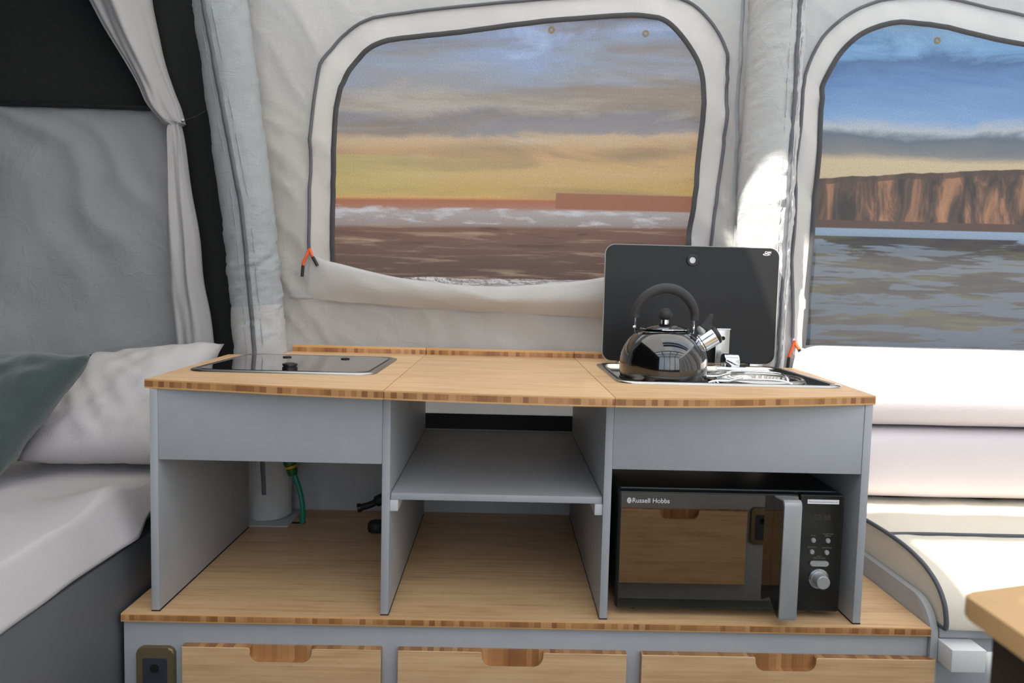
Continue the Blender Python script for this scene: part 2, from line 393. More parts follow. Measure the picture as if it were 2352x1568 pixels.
def tube(name, pts, r, mat, parent=None, n=12, closed=False, cap=True, shape=None, flat=1.0, up=None):
    """r: number or function(t); shape(t, angle) multiplies the radius; flat squeezes across"""
    pts = [Vector(p) for p in pts]; N = len(pts); v = []; f = []
    nrm = None
    for i, p in enumerate(pts):
        if closed: t = (pts[(i+1) % N]-pts[i-1]).normalized()
        else: t = (pts[min(N-1, i+1)]-pts[max(0, i-1)]).normalized()
        if up is not None: nrm = (Vector(up)-t*t.dot(Vector(up))).normalized()
        elif nrm is None:
            a = Vector((0, 0, 1)) if abs(t.z) < .9 else Vector((0, 1, 0)); nrm = (a-t*t.dot(a)).normalized()
        else: nrm = (nrm-t*t.dot(nrm)).normalized()
        b = t.cross(nrm); s = i/(N-1 if N > 1 else 1); rad = r(s) if callable(r) else r
        for k in range(n):
            a = 2*math.pi*k/n; m = shape(s, a) if shape else 1
            v.append(p+(nrm*math.cos(a)*flat+b*math.sin(a))*rad*m)
    for i in range(N if closed else N-1):
        j = (i+1) % N
        for k in range(n): f.append((i*n+k, i*n+(k+1) % n, j*n+(k+1) % n, j*n+k))
    if cap and not closed: f.append(list(range(n))[::-1]); f.append([(N-1)*n+k for k in range(n)])
    o = mk(name, v, f, mat, parent, True); autosmooth(o, 60); return o
def inside(p, poly):
    x, y = p; r = False; j = len(poly)-1
    for i in range(len(poly)):
        xi, yi = poly[i]; xj, yj = poly[j]
        if (yi > y) != (yj > y) and x < (xj-xi)*(y-yi)/(yj-yi)+xi: r = not r
        j = i
    return r
def sheet(name, outer, holes, h, fn, mat, parent=None):
    """triangulated cloth: outline with holes in 2D, fn maps (a,b) to 3D"""
    loops = [outer]+holes; pts = []; edges = []
    for lp in loops:
        b = len(pts); pts += [Vector(p[:2]) for p in lp]; edges += [(b+i, b+(i+1) % len(lp)) for i in range(len(lp))]
    xs = [p[0] for p in outer]; ys = [p[1] for p in outer]
    bnd = [p.copy() for p in pts]
    x = min(xs)+h/2
    while x < max(xs):
        y = min(ys)+h/2
        while y < max(ys):
            q = (x+random.uniform(-.2, .2)*h, y+random.uniform(-.2, .2)*h)
            if inside(q, outer) and not any(inside(q, hh) for hh in holes): pts.append(Vector(q))
            y += h
        x += h
    r = geometry.delaunay_2d_cdt(pts, edges, [], 0, 1e-5)
    vv, ff = r[0], r[2]; keep = []
    for t in ff:
        c = (sum(vv[i].x for i in t)/3, sum(vv[i].y for i in t)/3)
        if inside(c, outer) and not any(inside(c, hh) for hh in holes): keep.append(list(t))
    used = sorted({i for t in keep for i in t}); ix = {k: i for i, k in enumerate(used)}
    return mk(name, [fn(vv[k].x, vv[k].y) for k in used], [[ix[i] for i in t] for t in keep], mat, parent, True)
def dup(o, delta, parent=None):
    c = o.copy(); C.objects.link(c); c.parent = parent if parent else None
    c.location = o.location+Vector(delta)
    for ch in o.children:
        d = ch.copy(); C.objects.link(d); d.parent = c
        for g in ch.children:
            e = g.copy(); C.objects.link(e); e.parent = d
    return c
def text(name, body, size, loc, mat, parent, align='LEFT', bold=0.0):
    cu = bpy.data.curves.new(name, 'FONT'); cu.body = body; cu.size = size; cu.extrude = .0002; cu.align_x = align; cu.offset = bold
    t = bpy.data.objects.new('text_source', cu); C.objects.link(t)
    bpy.context.view_layer.update(); dg = bpy.context.evaluated_depsgraph_get()
    me = bpy.data.meshes.new_from_object(t.evaluated_get(dg)); bpy.data.objects.remove(t); bpy.data.curves.remove(cu)
    L = Vector(loc)
    v = [L+Vector((p.co.x, -p.co.z, p.co.y)) for p in me.vertices]; f = [list(p.vertices) for p in me.polygons]
    bpy.data.meshes.remove(me)
    return mk(name, v, f, mat, parent)
def nz2(a, b, c=0): return noise.noise(Vector((a, b, c)))

# ================================================================== SETTING
FL = -.37
tag(box('floor', (-2.4, 3.6), (-3.6, .8), (FL-.04, FL), 'carpet', bev=0), kind='structure')
tag(box('ground', (-9, 10), (.81, 9), (FL-.10, FL-.02), 'ground', bev=0), 'pale gravel ground outside behind the tent', 'ground', kind='structure')
YW = .80
Z1 = [(.148, .857), (.151, 1.111), (.156, 1.279), (.176, 1.439), (.218, 1.508), (.259, 1.557), (.35, 1.608), (.489, 1.635), (.685, 1.659), (.895, 1.682), (1.12, 1.706), (1.25, 1.715), (1.331, 1.698), (1.389, 1.67), (1.448, 1.605),
      (1.488, 1.524), (1.496, 1.427), (1.494, 1.288), (1.489, 1.175), (1.473, 1.047), (1.464, .919), (1.462, .75)]
I1 = [(.222, .80), (.223, .83), (.223, .972), (.225, 1.113), (.229, 1.295), (.254, 1.406), (.309, 1.49), (.379, 1.534), (.491, 1.557), (.631, 1.575), (.897, 1.614), (1.15, 1.641), (1.235, 1.64), (1.306, 1.615), (1.381, 1.535),
      (1.415, 1.453), (1.42, 1.342), (1.41, 1.173), (1.396, 1.003), (1.389, .917), (1.386, .80)]
Z2 = [(1.749, .593), (1.736, .943), (1.737, 1.138), (1.738, 1.331), (1.744, 1.445), (1.778, 1.553), (1.843, 1.637), (1.918, 1.685), (2.026, 1.718), (2.189, 1.723), (2.458, 1.675), (2.75, 1.62), (2.93, 1.56), (3.05, 1.45), (3.10, 1.3), (3.12, .9), (3.12, .60)]
I2 = [(1.786, .64), (1.797, .904), (1.805, 1.178), (1.807, 1.394), (1.811, 1.447), (1.849, 1.525), (1.901, 1.587), (1.969, 1.626), (2.046, 1.643), (2.125, 1.642), (2.234, 1.627), (2.465, 1.584), (2.7, 1.54), (2.85, 1.49), (2.96, 1.40), (3.02, 1.25), (3.04, .9), (3.04, .66)]
I2[0] = (1.786, .585); I2[-1] = (3.04, .585); Z2[0] = (1.749, .56); Z2[-1] = (3.12, .56)
Z1 = [(.147, .70)]+Z1[:-1]+[(1.462, .70)]
I1[0] = (.222, .745); I1[-1] = (1.386, .745)
def loop2(pts, k=5):
    """smooth the run, keep the straight bottom"""
    s = [(p.x, p.y) for p in spline([(a, b, 0) for a, b in pts], k)]
    a, b = s[-1], s[0]
    for i in range(1, 24): s.append((a[0]+(b[0]-a[0])*i/24, a[1]+(b[1]-a[1])*i/24))
    return s
LZ1, LI1, LZ2, LI2 = loop2(Z1), loop2(I1), loop2(Z2), loop2(I2)
def wall_y(x, z):
    d = min(abs(x-.06), abs(x-1.50), abs(x-1.70))
    am = .006+.017*math.exp(-d/.17)
    u = x*.80+z*.60; v = -x*.60+z*.80
    n1 = nz2(u*6+.7*nz2(x*3, z*3, 3), v*1.5, 1.7); n2 = nz2(u*14+.5*nz2(x*5, z*5, 8), v*3.2, 9.1)
    w_ = -.9*max(0, 1-3.4*abs(n1))**1.3-.55*max(0, 1-3.2*abs(n2))**1.3
    y = YW+am*w_+.012*nz2(x*1.8, z*1.8, 4)
    if z < .70: y += .006*nz2(x*5+z*9, z*4-x*2, 7)
    return y
wall = tag(sheet('wall_back', [(-.06, .333), (3.5, .333), (3.5, 2.0), (-.06, 2.0)], [LZ1, LZ2], .016, lambda x, z: (x, wall_y(x, z), z), 'canvas'), kind='structure')
hard = tag(box('wall_back_hull', (-.06, 3.5), (.79, .83), (FL, .286), 'laminate_grey', bev=0), 'rigid grey trailer side panel behind the kitchen base', 'wall', kind='structure')
sheet('skirt', [(-.06, .284), (3.5, .284), (3.5, .336), (-.06, .336)], [], .02, lambda x, z: (x, .786+.004*nz2(x*9, z*30), z), 'skirt_black', wall)
def seam(name, pts, wd, mat, parent, y0=0, th=.0035):
    P = [(x, wall_y(x, z)-.004-y0, z) for x, z in pts]
    return tube(name, P, wd, mat, parent, n=8, flat=th/wd, up=(0, 1, 0), cap=True)
seam('hem_seam', [(.085+i*.02, .712-.0005*i) for i in range(6)], .006, 'canvas', wall, th=.0025)
seam('vertical_seam', [(1.545-.012*math.sin((z_-.9)*3), z_) for z_ in [.60+.03*i for i in range(45)]], .006, 'canvas_cool', wall)
def window(name, zl, il, zipn, n_zip, label, sag):
    w_ = thing(name, (sum(p[0] for p in zl)/len(zl), YW, min(p[1] for p in zl)), kind='structure')
    def fy(x, z): return wall_y(x, z)-.003+.004*nz2(x*8, z*6, 3)
    sheet('surround', zl, [il], .03, lambda x, z: (x, fy(x, z), z), 'canvas_light', w_)
    big = [(a+(.004 if a > .8 else -.004)*0, b) for a, b in il]
    sheet('mesh_screen', big, [], .09, lambda x, z: (x, YW+.008, z), 'fly_screen', w_)
    tube('edge_tape', [(x, fy(x, z)-.004, z) for x, z in il], .0085, 'tape_dark', w_, n=8, closed=True, flat=.45, up=(0, 1, 0))
    zp = [p for p in zl[:n_zip] if p[1] > sag]
    tube('zip', [(x+.004*nz2(z*9, x*9), fy(x, z)-.006, z) for x, z in zp], .0055, 'zip_grey', w_, n=8, flat=.8, up=(0, 1, 0))
    return w_
k5 = 5
w1 = window('window_1', LZ1, LI1, None, (len(Z1)-1)*k5+1, None, .852)
w2 = window('window_2', LZ2, LI2, None, (len(Z2)-1)*k5+1, None, .60)
# rolled-down flap pocket under window 1 (its sagging top edge) and the clear sheet folded in it
def flap(parent, top, bot, depth):
    N = 60; T = spline([(x, 0, z) for x, z in top], 12); B = spline([(x, 0, z) for x, z in bot], 12)
    def at(L, t):
        i = t*(len(L)-1); a = int(min(i, len(L)-2)); return L[a].lerp(L[a+1], i-a)
    v = []; f = []; K = 12
    for i in range(N+1):
        t = i/N; a = at(T, t); b = at(B, t); env = math.sin(math.pi*min(1, max(0, t*1.0)))**.6
        for j in range(K+1):
            s = j/K                                     # 0 = back lip, 1 = bottom hem
            if s < .15: y = YW-.015-depth*env*.6*(s/.15)*1.0; z = a.z-.012*env*(1-s/.15)
            else:
                q = (s-.15)/.85; y = YW-.012-depth*env*(.6*(1-q)+.75*math.sin(math.pi*q)*.9)-.004*nz2(t*14, q*3, 2); z = a.z+(b.z-a.z)*q
            x = a.x+(b.x-a.x)*max(0, (s-.15)/.85)
            v.append((x, y+.004*nz2(t*22+q*3 if s >= .15 else t*22, s*4, 5), z+.003*nz2(t*16, s*3, 8)))
    for i in range(N):
        for j in range(K): f.append((i*(K+1)+j, (i+1)*(K+1)+j, (i+1)*(K+1)+j+1, i*(K+1)+j+1))
    return mk('rolled_flap', v, f, 'canvas_light', parent, True)
flap(w1, [(.148, .857), (.225, .83), (.41, .790), (.56, .772), (.70, .762), (.91, .773), (1.11, .802), (1.30, .84), (1.464, .87)],
     [(.135, .708), (.28, .697), (.56, .683), (.85, .674), (1.11, .668), (1.30, .672), (1.46, .68)], .05)
sheet('clear_sheet', [(.42, .74), (1.08, .74), (1.06, .789), (.98, .787), (.88, .788), (.75, .786), (.64, .783), (.56, .788), (.46, .783)], [], .02, lambda x, z: (x, .775+.007*nz2(x*24, z*30), z), 'clear_sheet', w1)
flap(w2, [(1.75, .60), (1.83, .575), (2.2, .56), (2.7, .56), (3.12, .60)], [(1.74, .50), (1.9, .48), (2.3, .47), (2.8, .47), (3.12, .5)], .04)
def zip_pull(parent, p, s=1):
    x, z = p; y = YW-.02
    tube('slider', [(x, y+.004, z+.012), (x+.002, y-.002, z-.004)], .005, 'chrome', parent, n=8)
    tube('pull_cord', spline([(x+.002, y-.004, z+.006), (x-.006, y-.010, z-.015), (x-.016, y-.012, z-.040), (x-.017, y-.012, z-.052)], 5), .0046, 'orange_cord', parent, n=8)
    tube('pull_cord', spline([(x+.002, y-.005, z+.006), (x+.010, y-.012, z-.012), (x+.016, y-.013, z-.024)], 5), .0046, 'orange_cord', parent, n=8)
    tube('pull_tip', [(x-.017, y-.012, z-.048), (x-.020, y-.012, z-.085)], .0052, 'black_plastic', parent, n=8)
    tube('pull_tip', [(x+.014, y-.013, z-.020), (x+.030, y-.013, z-.048)], .0055, 'black_plastic', parent, n=8)
zip_pull(w1, (.150, .862)); zip_pull(w2, (1.752, .600))
# bedroom side: black inner tent, grey lower panel
bl = tag(sheet('wall_left_inner', [(-2.4, FL), (-.03, FL), (-.03, 2.0), (-2.4, 2.0)], [], .06, lambda x, z: (x, .86+.012*nz2(x*3, z*2)+.004*nz2(x*14, z*5), z), 'black_cloth'), 'black inner tent fabric at the head of the bed', 'wall', kind='structure')
gp = sheet('lower_panel', [(-1.6, .10), (-.265, .10), (-.275, 1.10), (-.315, 1.312), (-1.6, 1.312)], [], .02,
      lambda x, z: (x, .832+.022*nz2(x*2.2, z*2.6, 2)+.026*abs(nz2((x+z*.8)*5+nz2(x*3, z*3, 4), (z-x)*1.8, 5))+.016*abs(nz2((x-z*1.3)*7, z*3+x*2, 8)), z), 'cotton_grey', bl)
tube('panel_piping', [(-1.6+i*.04, .824, 1.316) for i in range(33)], .009, 'black_rubber', bl, n=8)
tube('cord_loop', spline([(-.20, .845, 1.33), (-.165, .838, 1.345), (-.15, .835, 1.33), (-.17, .838, 1.315), (-.15, .835, 1.30)], 4), .0022, 'black_rubber', bl, n=6)
tag(box('wall_left', (-2.44, -2.40), (-3.6, .86), (FL, 2.3), 'black_cloth', bev=0), kind='structure')
tag(box('wall_right', (3.5, 3.54), (-3.6, .83), (FL, 2.0), 'canvas', bev=0), kind='structure')
tag(box('wall_front', (-2.4, 3.5), (-3.66, -3.6), (FL, .35), 'mullion', bev=0), kind='structure')
tag(box('wall_front_shade', (-2.4, -.42), (-3.66, -3.6), (.35, 2.3), 'black_cloth', bev=0), kind='structure')  # unseen wall added to keep light off the bed side
# unseen roof shaped for the sun patches and a darker bed side: closed over the bed and the kitchen, glazed bays to the right and to the front
ceil = thing('unseen_roof', (0, 0, 2.0), kind='structure')
def roof(x0, x1, y0, y1):
    return mk('unseen_roof_panel', [(x0, y0, 2.3), (x1, y0, 2.3), (x1, y1, 2.3), (x0, y1, 2.3)], [(0, 1, 2, 3)], 'unseen_roof_canvas', ceil)
roof(-.42, .93, -1.75, .86); roof(.93, 3.54, .04, .86)
box('unseen_roof_panel', (-2.44, -.42), (-3.6, .86), (2.30, 2.33), 'black_cloth', ceil, bev=0)
box('unseen_valance', (-2.44, 3.54), (.83, .87), (1.98, 2.32), 'canvas', ceil, bev=0)
box('unseen_bedroom_roof', (-2.40, -.42), (-1.75, .86), (2.06, 2.08), 'black_cloth', ceil, bev=0)
for x0, x1, y0, y1 in ((.93, 3.54, -.66, -.50), (.93, 3.54, -.99, -.76), (-2.44, 3.54, -1.83, -1.73), (-2.44, 3.54, -2.5, -2.4), (-2.44, 3.54, -3.16, -3.06), (-2.44, 3.54, -3.66, -3.56)):  # first two bars placed to throw shade bands across seat and back cushions
    box('unseen_roof_bar', (x0, x1), (y0, y1), (2.28, 2.34), 'mullion', ceil, bev=0)
for x0 in (.55, 1.55, 2.5):
    box('unseen_roof_bar', (x0-.04, x0+.04), (-3.6, -1.75), (2.28, 2.34), 'mullion', ceil, bev=0)
for x0 in (-.40, .6, 1.55, 2.5, 3.5):
    tag(box('trim_1', (x0-.04, x0+.04), (-3.66, -3.58), (.35, 2.3), 'mullion', bev=0), kind='structure')

# ------------------------------------------------------------------ inflatable beams
def beam2(name, label, path, R, zoff, mat, low=None):
    P = spline(path, 44); b = thing(name, path[0], label, 'tent beam', 'inflatable tent beams')
    def rad(s): return R*(.80+.20*min(1, s*6))
    def shape(s, a):
        z = s*46
        wr = .06*nz2(z*.5+1.5*math.cos(a), 2.0*math.sin(a)+z*.12, R*90)
        side = math.sin(a); sg = 1 if side > 0 else -1
        wr += .11*(.5-abs(nz2(z*1.0+sg*2.2*math.cos(a), 1.2*math.sin(a)+z*.15, 7)))*1.3*(.35+.65*abs(nz2(z*.3, sg, 3))*2)
        wr += .03*nz2(z*2.4-1.5*a, 3*math.sin(a), 17)
        return 1+wr*.9-.02
    N = len(P); cut = 0
    if low:
        cut = max(i for i, p in enumerate(P) if p.z < low)
    full = lambda s: rad(s)
    tube('sleeve', P[cut:], lambda s: rad((cut+s*(N-1-cut))/(N-1)), mat, b, n=44, shape=lambda s, a: shape((cut+s*(N-1-cut))/(N-1), a))
    if low:
        tube('lower_sleeve', P[:cut+2], lambda s: rad(s*(cut+1)/(N-1))*1.015, 'canvas_sleeve', b, n=44, shape=lambda s, a: shape(s*(cut+1)/(N-1), a))
    zp = []
    for i, p in enumerate(P):
        s = i/(N-1); ang = zoff(p.z)
        if p.z < .09: continue
        r = rad(s)*shape(s, math.pi-ang)+.0045
        zp.append(p+Vector((math.sin(ang)*r, -math.cos(ang)*r, 0)))
    tube('zip', zp, .0068, 'zip_grey', b, n=8, flat=.6, up=(0, 1, 0))
    for sd in (-1, 1):
        st = []
        for i, p in enumerate(P):
            s = i/(N-1); ang = zoff(p.z)+sd*.30
            if p.z < .09: continue
            r = rad(s)*shape(s, math.pi-ang)+.0008
            st.append(p+Vector((math.sin(ang)*r, -math.cos(ang)*r, 0)))
        tube('stitch_line', st, .0016, mat, b, n=6)
    return b
bL = beam2('air_beam', 'cool grey inflatable beam sleeve standing beside the black bedroom fabric',
     [(.045, .712, 0.004), (.035, .712, .25), (.013, .715, .55), (-.004, .715, .75), (-.024, .715, .955), (-.066, .71, 1.29), (-.106, .70, 1.62), (-.15, .69, 1.95)],
     .080, lambda z: .1 if z < .8 else .1-.42*min(1, max(0, (z-1.0)/.6)), 'canvas_cool', .68)
bR = beam2('air_beam', 'pale inflatable beam sleeve between the two mesh windows',
     [(1.607, .738, .004), (1.613, .738, .4), (1.618, .738, .75), (1.622, .738, 1.1), (1.626, .738, 1.4), (1.629, .738, 1.67), (1.632, .738, 1.98)],
     .086, lambda z: .48, 'canvas_sleeve')
tag(box('foot_mat', (-.028, .135), (.60, .785), (.0, .0035), 'laminate_grey', bev=.001), 'thin grey pad under the foot of the tent beam', 'pad')

# ------------------------------------------------------------------ outside: printed banners
def banner(name, x0, x1, y, mat, label, eyes):
    b = thing(name, ((x0+x1)/2, y, BZ0), label, 'banner', 'printed banners outside')
    def fy(x, z): return y+.02*math.sin(x*2.1+z*5.0)*nz2(x*.8, z*1.6, y)+.012*nz2(x*1.2, z*5, 2)
    nx, nzv = 60, 50; v = []; f = []
    for i in range(nx+1):
        for j in range(nzv+1):
            x = x0+(x1-x0)*i/nx; z = BZ0+(BZ1-BZ0)*j/nzv-.006*math.sin((x-x0)*9)**2*(j/nzv); v.append((x, fy(x, z), z))
    for i in range(nx):
        for j in range(nzv): a = i*(nzv+1)+j; f.append((a, a+nzv+1, a+nzv+2, a+1))
    mk('printed_sheet', v, f, mat, b, True)
    for ex in eyes:
        ring = [(.006, 0), (.0125, 0), (.0125, .003), (.006, .003), (.006, 0)]
        lathe('eyelet', ring, 'brass', b, 20, (ex, fy(ex, 1.715)-.002, 1.712), (0, -1, 0), cap=False)
    return b
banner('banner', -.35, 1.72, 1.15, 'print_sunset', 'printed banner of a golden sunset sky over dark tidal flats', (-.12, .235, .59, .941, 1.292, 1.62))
banner('banner', 1.80, 4.2, 1.15, 'print_cliff', 'printed banner of a blue sky over brown cliffs and weedy rocks', (2.02, 2.374, 2.73, 3.08, 3.44, 3.8))
for nm, x0, x1, lb in (('fence_rail', -.4, 1.74, 'orange-brown wooden rail along the top of the sunset banner'), ('fence_rail', 1.78, 4.25, 'orange-brown wooden rail along the top of the cliff banner')):
    tag(box(nm, (x0, x1), (1.165, 1.20), (1.755, 1.785), 'rail_wood'), lb, 'rail', 'rails behind the banners')
for x0, lb in ((-.38, 'square wooden post at the free end of the sunset banner'), (1.76, 'square wooden post between the two printed banners'), (4.22, 'square wooden post at the free end of the cliff banner')):
    tag(box('fence_post', (x0-.022, x0+.022), (1.20, 1.245), (FL-.02, 1.80), 'rail_wood'), lb, 'post', 'posts behind the banners')

# ================================================================== KITCHEN BASE
T = .018; X2, X3, X4 = .5211, 1.02397, 1.61117
tag(prism('base_worktop', [(-.0635, -.012), (1.7885, -.012), (1.7885, .785), (-.0635, .785)], 2, -.02, 0, 'bamboo_board', bev=.0012),
    'long low bamboo shelf board carrying the cabinets and microwave', 'worktop')
bc = thing('base_cabinet', (.86, .4, FL), 'low grey base cabinet with three bamboo drawer fronts and a power socket', 'cabinet')
box('carcass', (-.0635, 1.789), (.0, .78), (FL, -.0205), 'laminate_grey', bc)
# end board with the rounded nose beside the seat cushion
eb = [(.785, FL), (.785, .052), (.13, .052)]+[(.055-.065*math.cos(math.radians(a))+.065*0+.075-.075+.0, 0) for a in ()]
for i in range(9):
    a = math.radians(90+90*i/8); eb.append((.07+.08*math.cos(a), -.028+.08*math.sin(a)))
eb += [(-.01, FL)]
prism('end_board', eb, 0, 1.7895, 1.807, 'laminate_grey', bc, bev=.0015)
def drawer_front(parent, x0, x1, z0, z1, yb, yf, nx, nw=.139, nd=.032):
    r = .018; a, b = nx-nw/2, nx+nw/2
    poly = [(x0, z0), (x1, z0), (x1, z1), (b+.006, z1), (b+.001, z1-.002), (b, z1-.007)]
    for i in range(6):
        t = math.radians(0-90*i/5); poly.append((b-r+r*math.cos(t), z1-nd+r+r*math.sin(t)))
    for i in range(6):
        t = math.radians(-90-90*i/5); poly.append((a+r+r*math.cos(t), z1-nd+r+r*math.sin(t)))
    poly += [(a, z1-.007), (a-.001, z1-.002), (a-.006, z1), (x0, z1)]
    d = prism('drawer_front', poly, 1, yb, yf, 'bamboo_front', parent, bev=.0012, seg=1)
    s = 1 if yb > yf else -1
    ys = sorted((yb-s*.0002, yb-s*.005))
    box('grip_recess', (a-.004, b+.004), ys, (z1-nd-.004, z1-.001), 'bamboo_edge', d, bev=0)
    return d
for x0, x1, nx in ((.077, .527, .300), (.565, 1.087, .826), (1.121, 1.797, 1.452)):
    drawer_front(bc, x0, x1, -.335, -.071, -.0005, -.022, nx)
def socket(parent, x0, x1, z1, yb, s):
    h = .135; yf = yb-s*.014
    f = prism('power_socket', rrect(x0, x1, z1-h, z1, .013, 5), 1, yb, yf, 'bronze', parent, bev=.004, seg=3)
    prism('socket_insert', rrect(x0+.015, x1-.015, z1-h+.017, z1-.024, .005, 3), 1, yf+s*.001, yf-s*.0012, 'socket_dark', f)
    c = ((x0+x1)/2, yf-s*.0012, z1-.047)
    lathe('socket_hole', [(0, .0006), (.0105, .0006), (.0105, 0)], 'black_hole', f, 24, c, (0, -s, 0))
    lathe('socket_ring', [(.0105, 0), (.0130, 0), (.0130, .0016), (.0105, .0016)], 'socket_dark', f, 24, c, (0, -s, 0), cap=False)
    return f
socket(bc, -.029, .056, -.079, -.0005, 1)

# ------------------------------------------------------------------ kitchen cabinets on the base
ZT = .513
def side_panel(parent, x0, y1, notch=None):
    p = box('side_panel', (x0, x0+T), (0, y1), (.0032, ZT), 'laminate_grey', parent, bev=.0012)
    box('foot_strip', (x0-.0004, x0+T+.0006), (.001, y1-.002), (.0, .0032), 'black_rubber', p, bev=0)
    return p
cl = thing('kitchen_cabinet', (.27, .3, 0), 'grey kitchen cabinet under the hob with an open space below', 'cabinet', 'kitchen cabinets on the base')
p1 = side_panel(cl, 0, .592); p2 = side_panel(cl, X2, .762)
box('fascia', (T+.0004, X2-.0004), (.0015, .0195), (.352, ZT), 'laminate_grey', cl, bev=.001)
cr = thing('kitchen_cabinet', (1.33, .3, 0), 'grey kitchen cabinet under the sink housing the microwave', 'cabinet', 'kitchen cabinets on the base')
p3 = side_panel(cr, X3, .762); p4 = side_panel(cr, X4, .60)
box('fascia', (X3+T+.0004, X4-.0004), (.0015, .0195), (.352, ZT), 'laminate_grey', cr, bev=.001)
for p, x0, x1 in ((p2, X2+T, X2+T+.018), (p3, X3-.018, X3)):
    box('shelf_batten', (x0, x1), (.006, .75), (.243, .2685), 'white_batten', p, bev=.001)
    box('top_batten', (x0, x1), (.012, .75), (.498, ZT), 'white_batten', p, bev=.001)
tag(box('shelf_board', (X2+T+.0015, X3-.0015), (.008, .762), (.269, .285), 'laminate_grey', bev=.0012), 'loose grey shelf between the two kitchen cabinets', 'shelf')
# ------------------------------------------------------------------ worktop in three pieces with a bowed front
ZW = .533; J1, J2 = .5365, 1.0245
FR = [(-.012, .003), (.226, -.040), (.303, -.056), (.5365, -.089), (.785, -.113), (1.0245, -.119), (1.235, -.098), (1.419, -.056), (1.634, .001)]
fr = [(p.x, p.y) for p in spline([(a, b, 0) for a, b in FR], 6)]
def front_between(a, b): return [p for p in fr if a-1e-6 <= p[0] <= b+1e-6]
wl = thing('worktop', (.25, .3, ZT), 'bamboo worktop piece with the black glass hob set in', 'worktop', 'worktop pieces')
def worktop_piece(t, poly, holes=()):
    return prism('worktop_board', poly, 2, ZT, ZW, 'bamboo_board', t, bev=.0012)
HB = rrect(.026, .454, .178, .585, .035)
def board_with_hole(t, outer, hole):
    pts = [Vector(p) for p in outer+hole]; n1, n2 = len(outer), len(hole)
    ed = [(i, (i+1) % n1) for i in range(n1)]+[(n1+i, n1+(i+1) % n2) for i in range(n2)]
    r = geometry.delaunay_2d_cdt(pts, ed, [], 0, 1e-6); vv, ff = r[0], r[2]
    keep = []
    for f_ in ff:
        c = (sum(vv[i].x for i in f_)/3, sum(vv[i].y for i in f_)/3)
        if inside(c, outer) and not inside(c, hole): keep.append(list(f_))
    N = len(vv); V = [(p.x, p.y, ZW) for p in vv]+[(p.x, p.y, ZT) for p in vv]
    F = keep+[[i+N for i in f_][::-1] for f_ in keep]
    for loop in ((0, n1), (n1, n2)):
        for i in range(loop[1]):
            a, b = loop[0]+i, loop[0]+(i+1) % loop[1]; F.append((a, b, b+N, a+N))
    return mk('worktop_board', V, F, 'bamboo_board', t)
board_with_hole(wl, [p for p in fr if p[0] < J1-.002]+[(J1-.0004, -.089), (J1-.0004, .766), (.098, .766), (.092, .635), (-.052, .615)], HB)
box('upstand', (.101, J1-.0006), (.766, .781), (ZT, .5545), 'bamboo_board', wl, bev=.001)
wm = thing('worktop', (.78, .3, ZT), 'plain bamboo worktop piece bridging the gap between the cabinets', 'worktop', 'worktop pieces')
worktop_piece(wm, [(J1+.0004, -.089)]+[p for p in fr if J1+.002 < p[0] < J2-.002]+[(J2-.0004, -.119), (J2-.0004, .766), (J1+.0004, .766)])
box('upstand', (J1+.0006, J2-.0006), (.766, .781), (ZT, .5545), 'bamboo_board', wm, bev=.001)
wr = thing('worktop', (1.33, .3, ZT), 'bamboo worktop piece with the steel sink set in', 'worktop', 'worktop pieces')
SK = rrect(1.086, 1.606, .140, .555, .03)
board_with_hole(wr, [(J2+.0004, -.119)]+[p for p in fr if p[0] > J2+.002]+[(1.690, .60), (1.50, .600), (1.50, .766), (J2+.0004, .766)], SK)
box('upstand', (J2+.0006, 1.50), (.766, .781), (ZT, .5545), 'bamboo_board', wr, bev=.001)

# ------------------------------------------------------------------ hob
def ring(name, outer, inner, z0, z1, mat, parent, lip=.004):
    """rounded frame: outer edge low, crown in the middle, inner edge low"""
    n_ = len(outer); V = []
    mid = [((a[0]*.55+b[0]*.45), (a[1]*.55+b[1]*.45)) for a, b in zip(outer, inner)]
    for L_, z in ((outer, z0), (outer, z0+(z1-z0)*.6), (mid, z1), (inner, z0+(z1-z0)*.5), (inner, z0-.004)): V += [(p[0], p[1], z) for p in L_]
    F = []
    for k in range(4):
        for i in range(n_): F.append((k*n_+i, k*n_+(i+1) % n_, (k+1)*n_+(i+1) % n_, (k+1)*n_+i))
    return mk(name, V, F, mat, parent, True)
hob = thing('hob', (.24, .38, ZW), 'inset hob with closed black glass lid and steel rim', 'hob')
ring('rim', rrect(.008, .472, .160, .603, .048), rrect(.028, .452, .180, .583, .036), ZW+.0004, ZW+.006, 'steel_brushed', hob)
prism('glass_lid', rrect(.030, .450, .182, .581, .035), 2, ZW-.001, ZW+.0055, 'hob_glass', hob, bev=.001)
box('burner_tray', (.035, .445), (.187, .575), (ZW-.055, ZW-.004), 'steel_brushed', hob, bev=.01)
lathe('lid_knob', [(0, 0), (.019, 0), (.019, .004), (.0165, .0055), (.0165, .0075), (.019, .009), (.0185, .013), (.013, .0145), (.011, .0135), (0, .0135)], 'black_plastic', hob, 32, (.249, .222, ZW+.0055))
for x, y in ((.158, .510), (.330, .498)):
    lathe('rubber_bumper', [(0, 0), (.0125, 0), (.0125, .002), (.011, .003), (0, .003)], 'black_rubber', hob, 28, (x, y, ZW+.0055))

# ------------------------------------------------------------------ sink with hinged lid, burners and folding tap
sk = thing('sink', (1.35, .35, ZW), 'inset steel sink and burner unit with its black glass lid raised', 'sink')
ring('rim', rrect(1.068, 1.626, .118, .575, .045), rrect(1.088, 1.604, .142, .553, .032), ZW+.0004, ZW+.006, 'steel', sk)
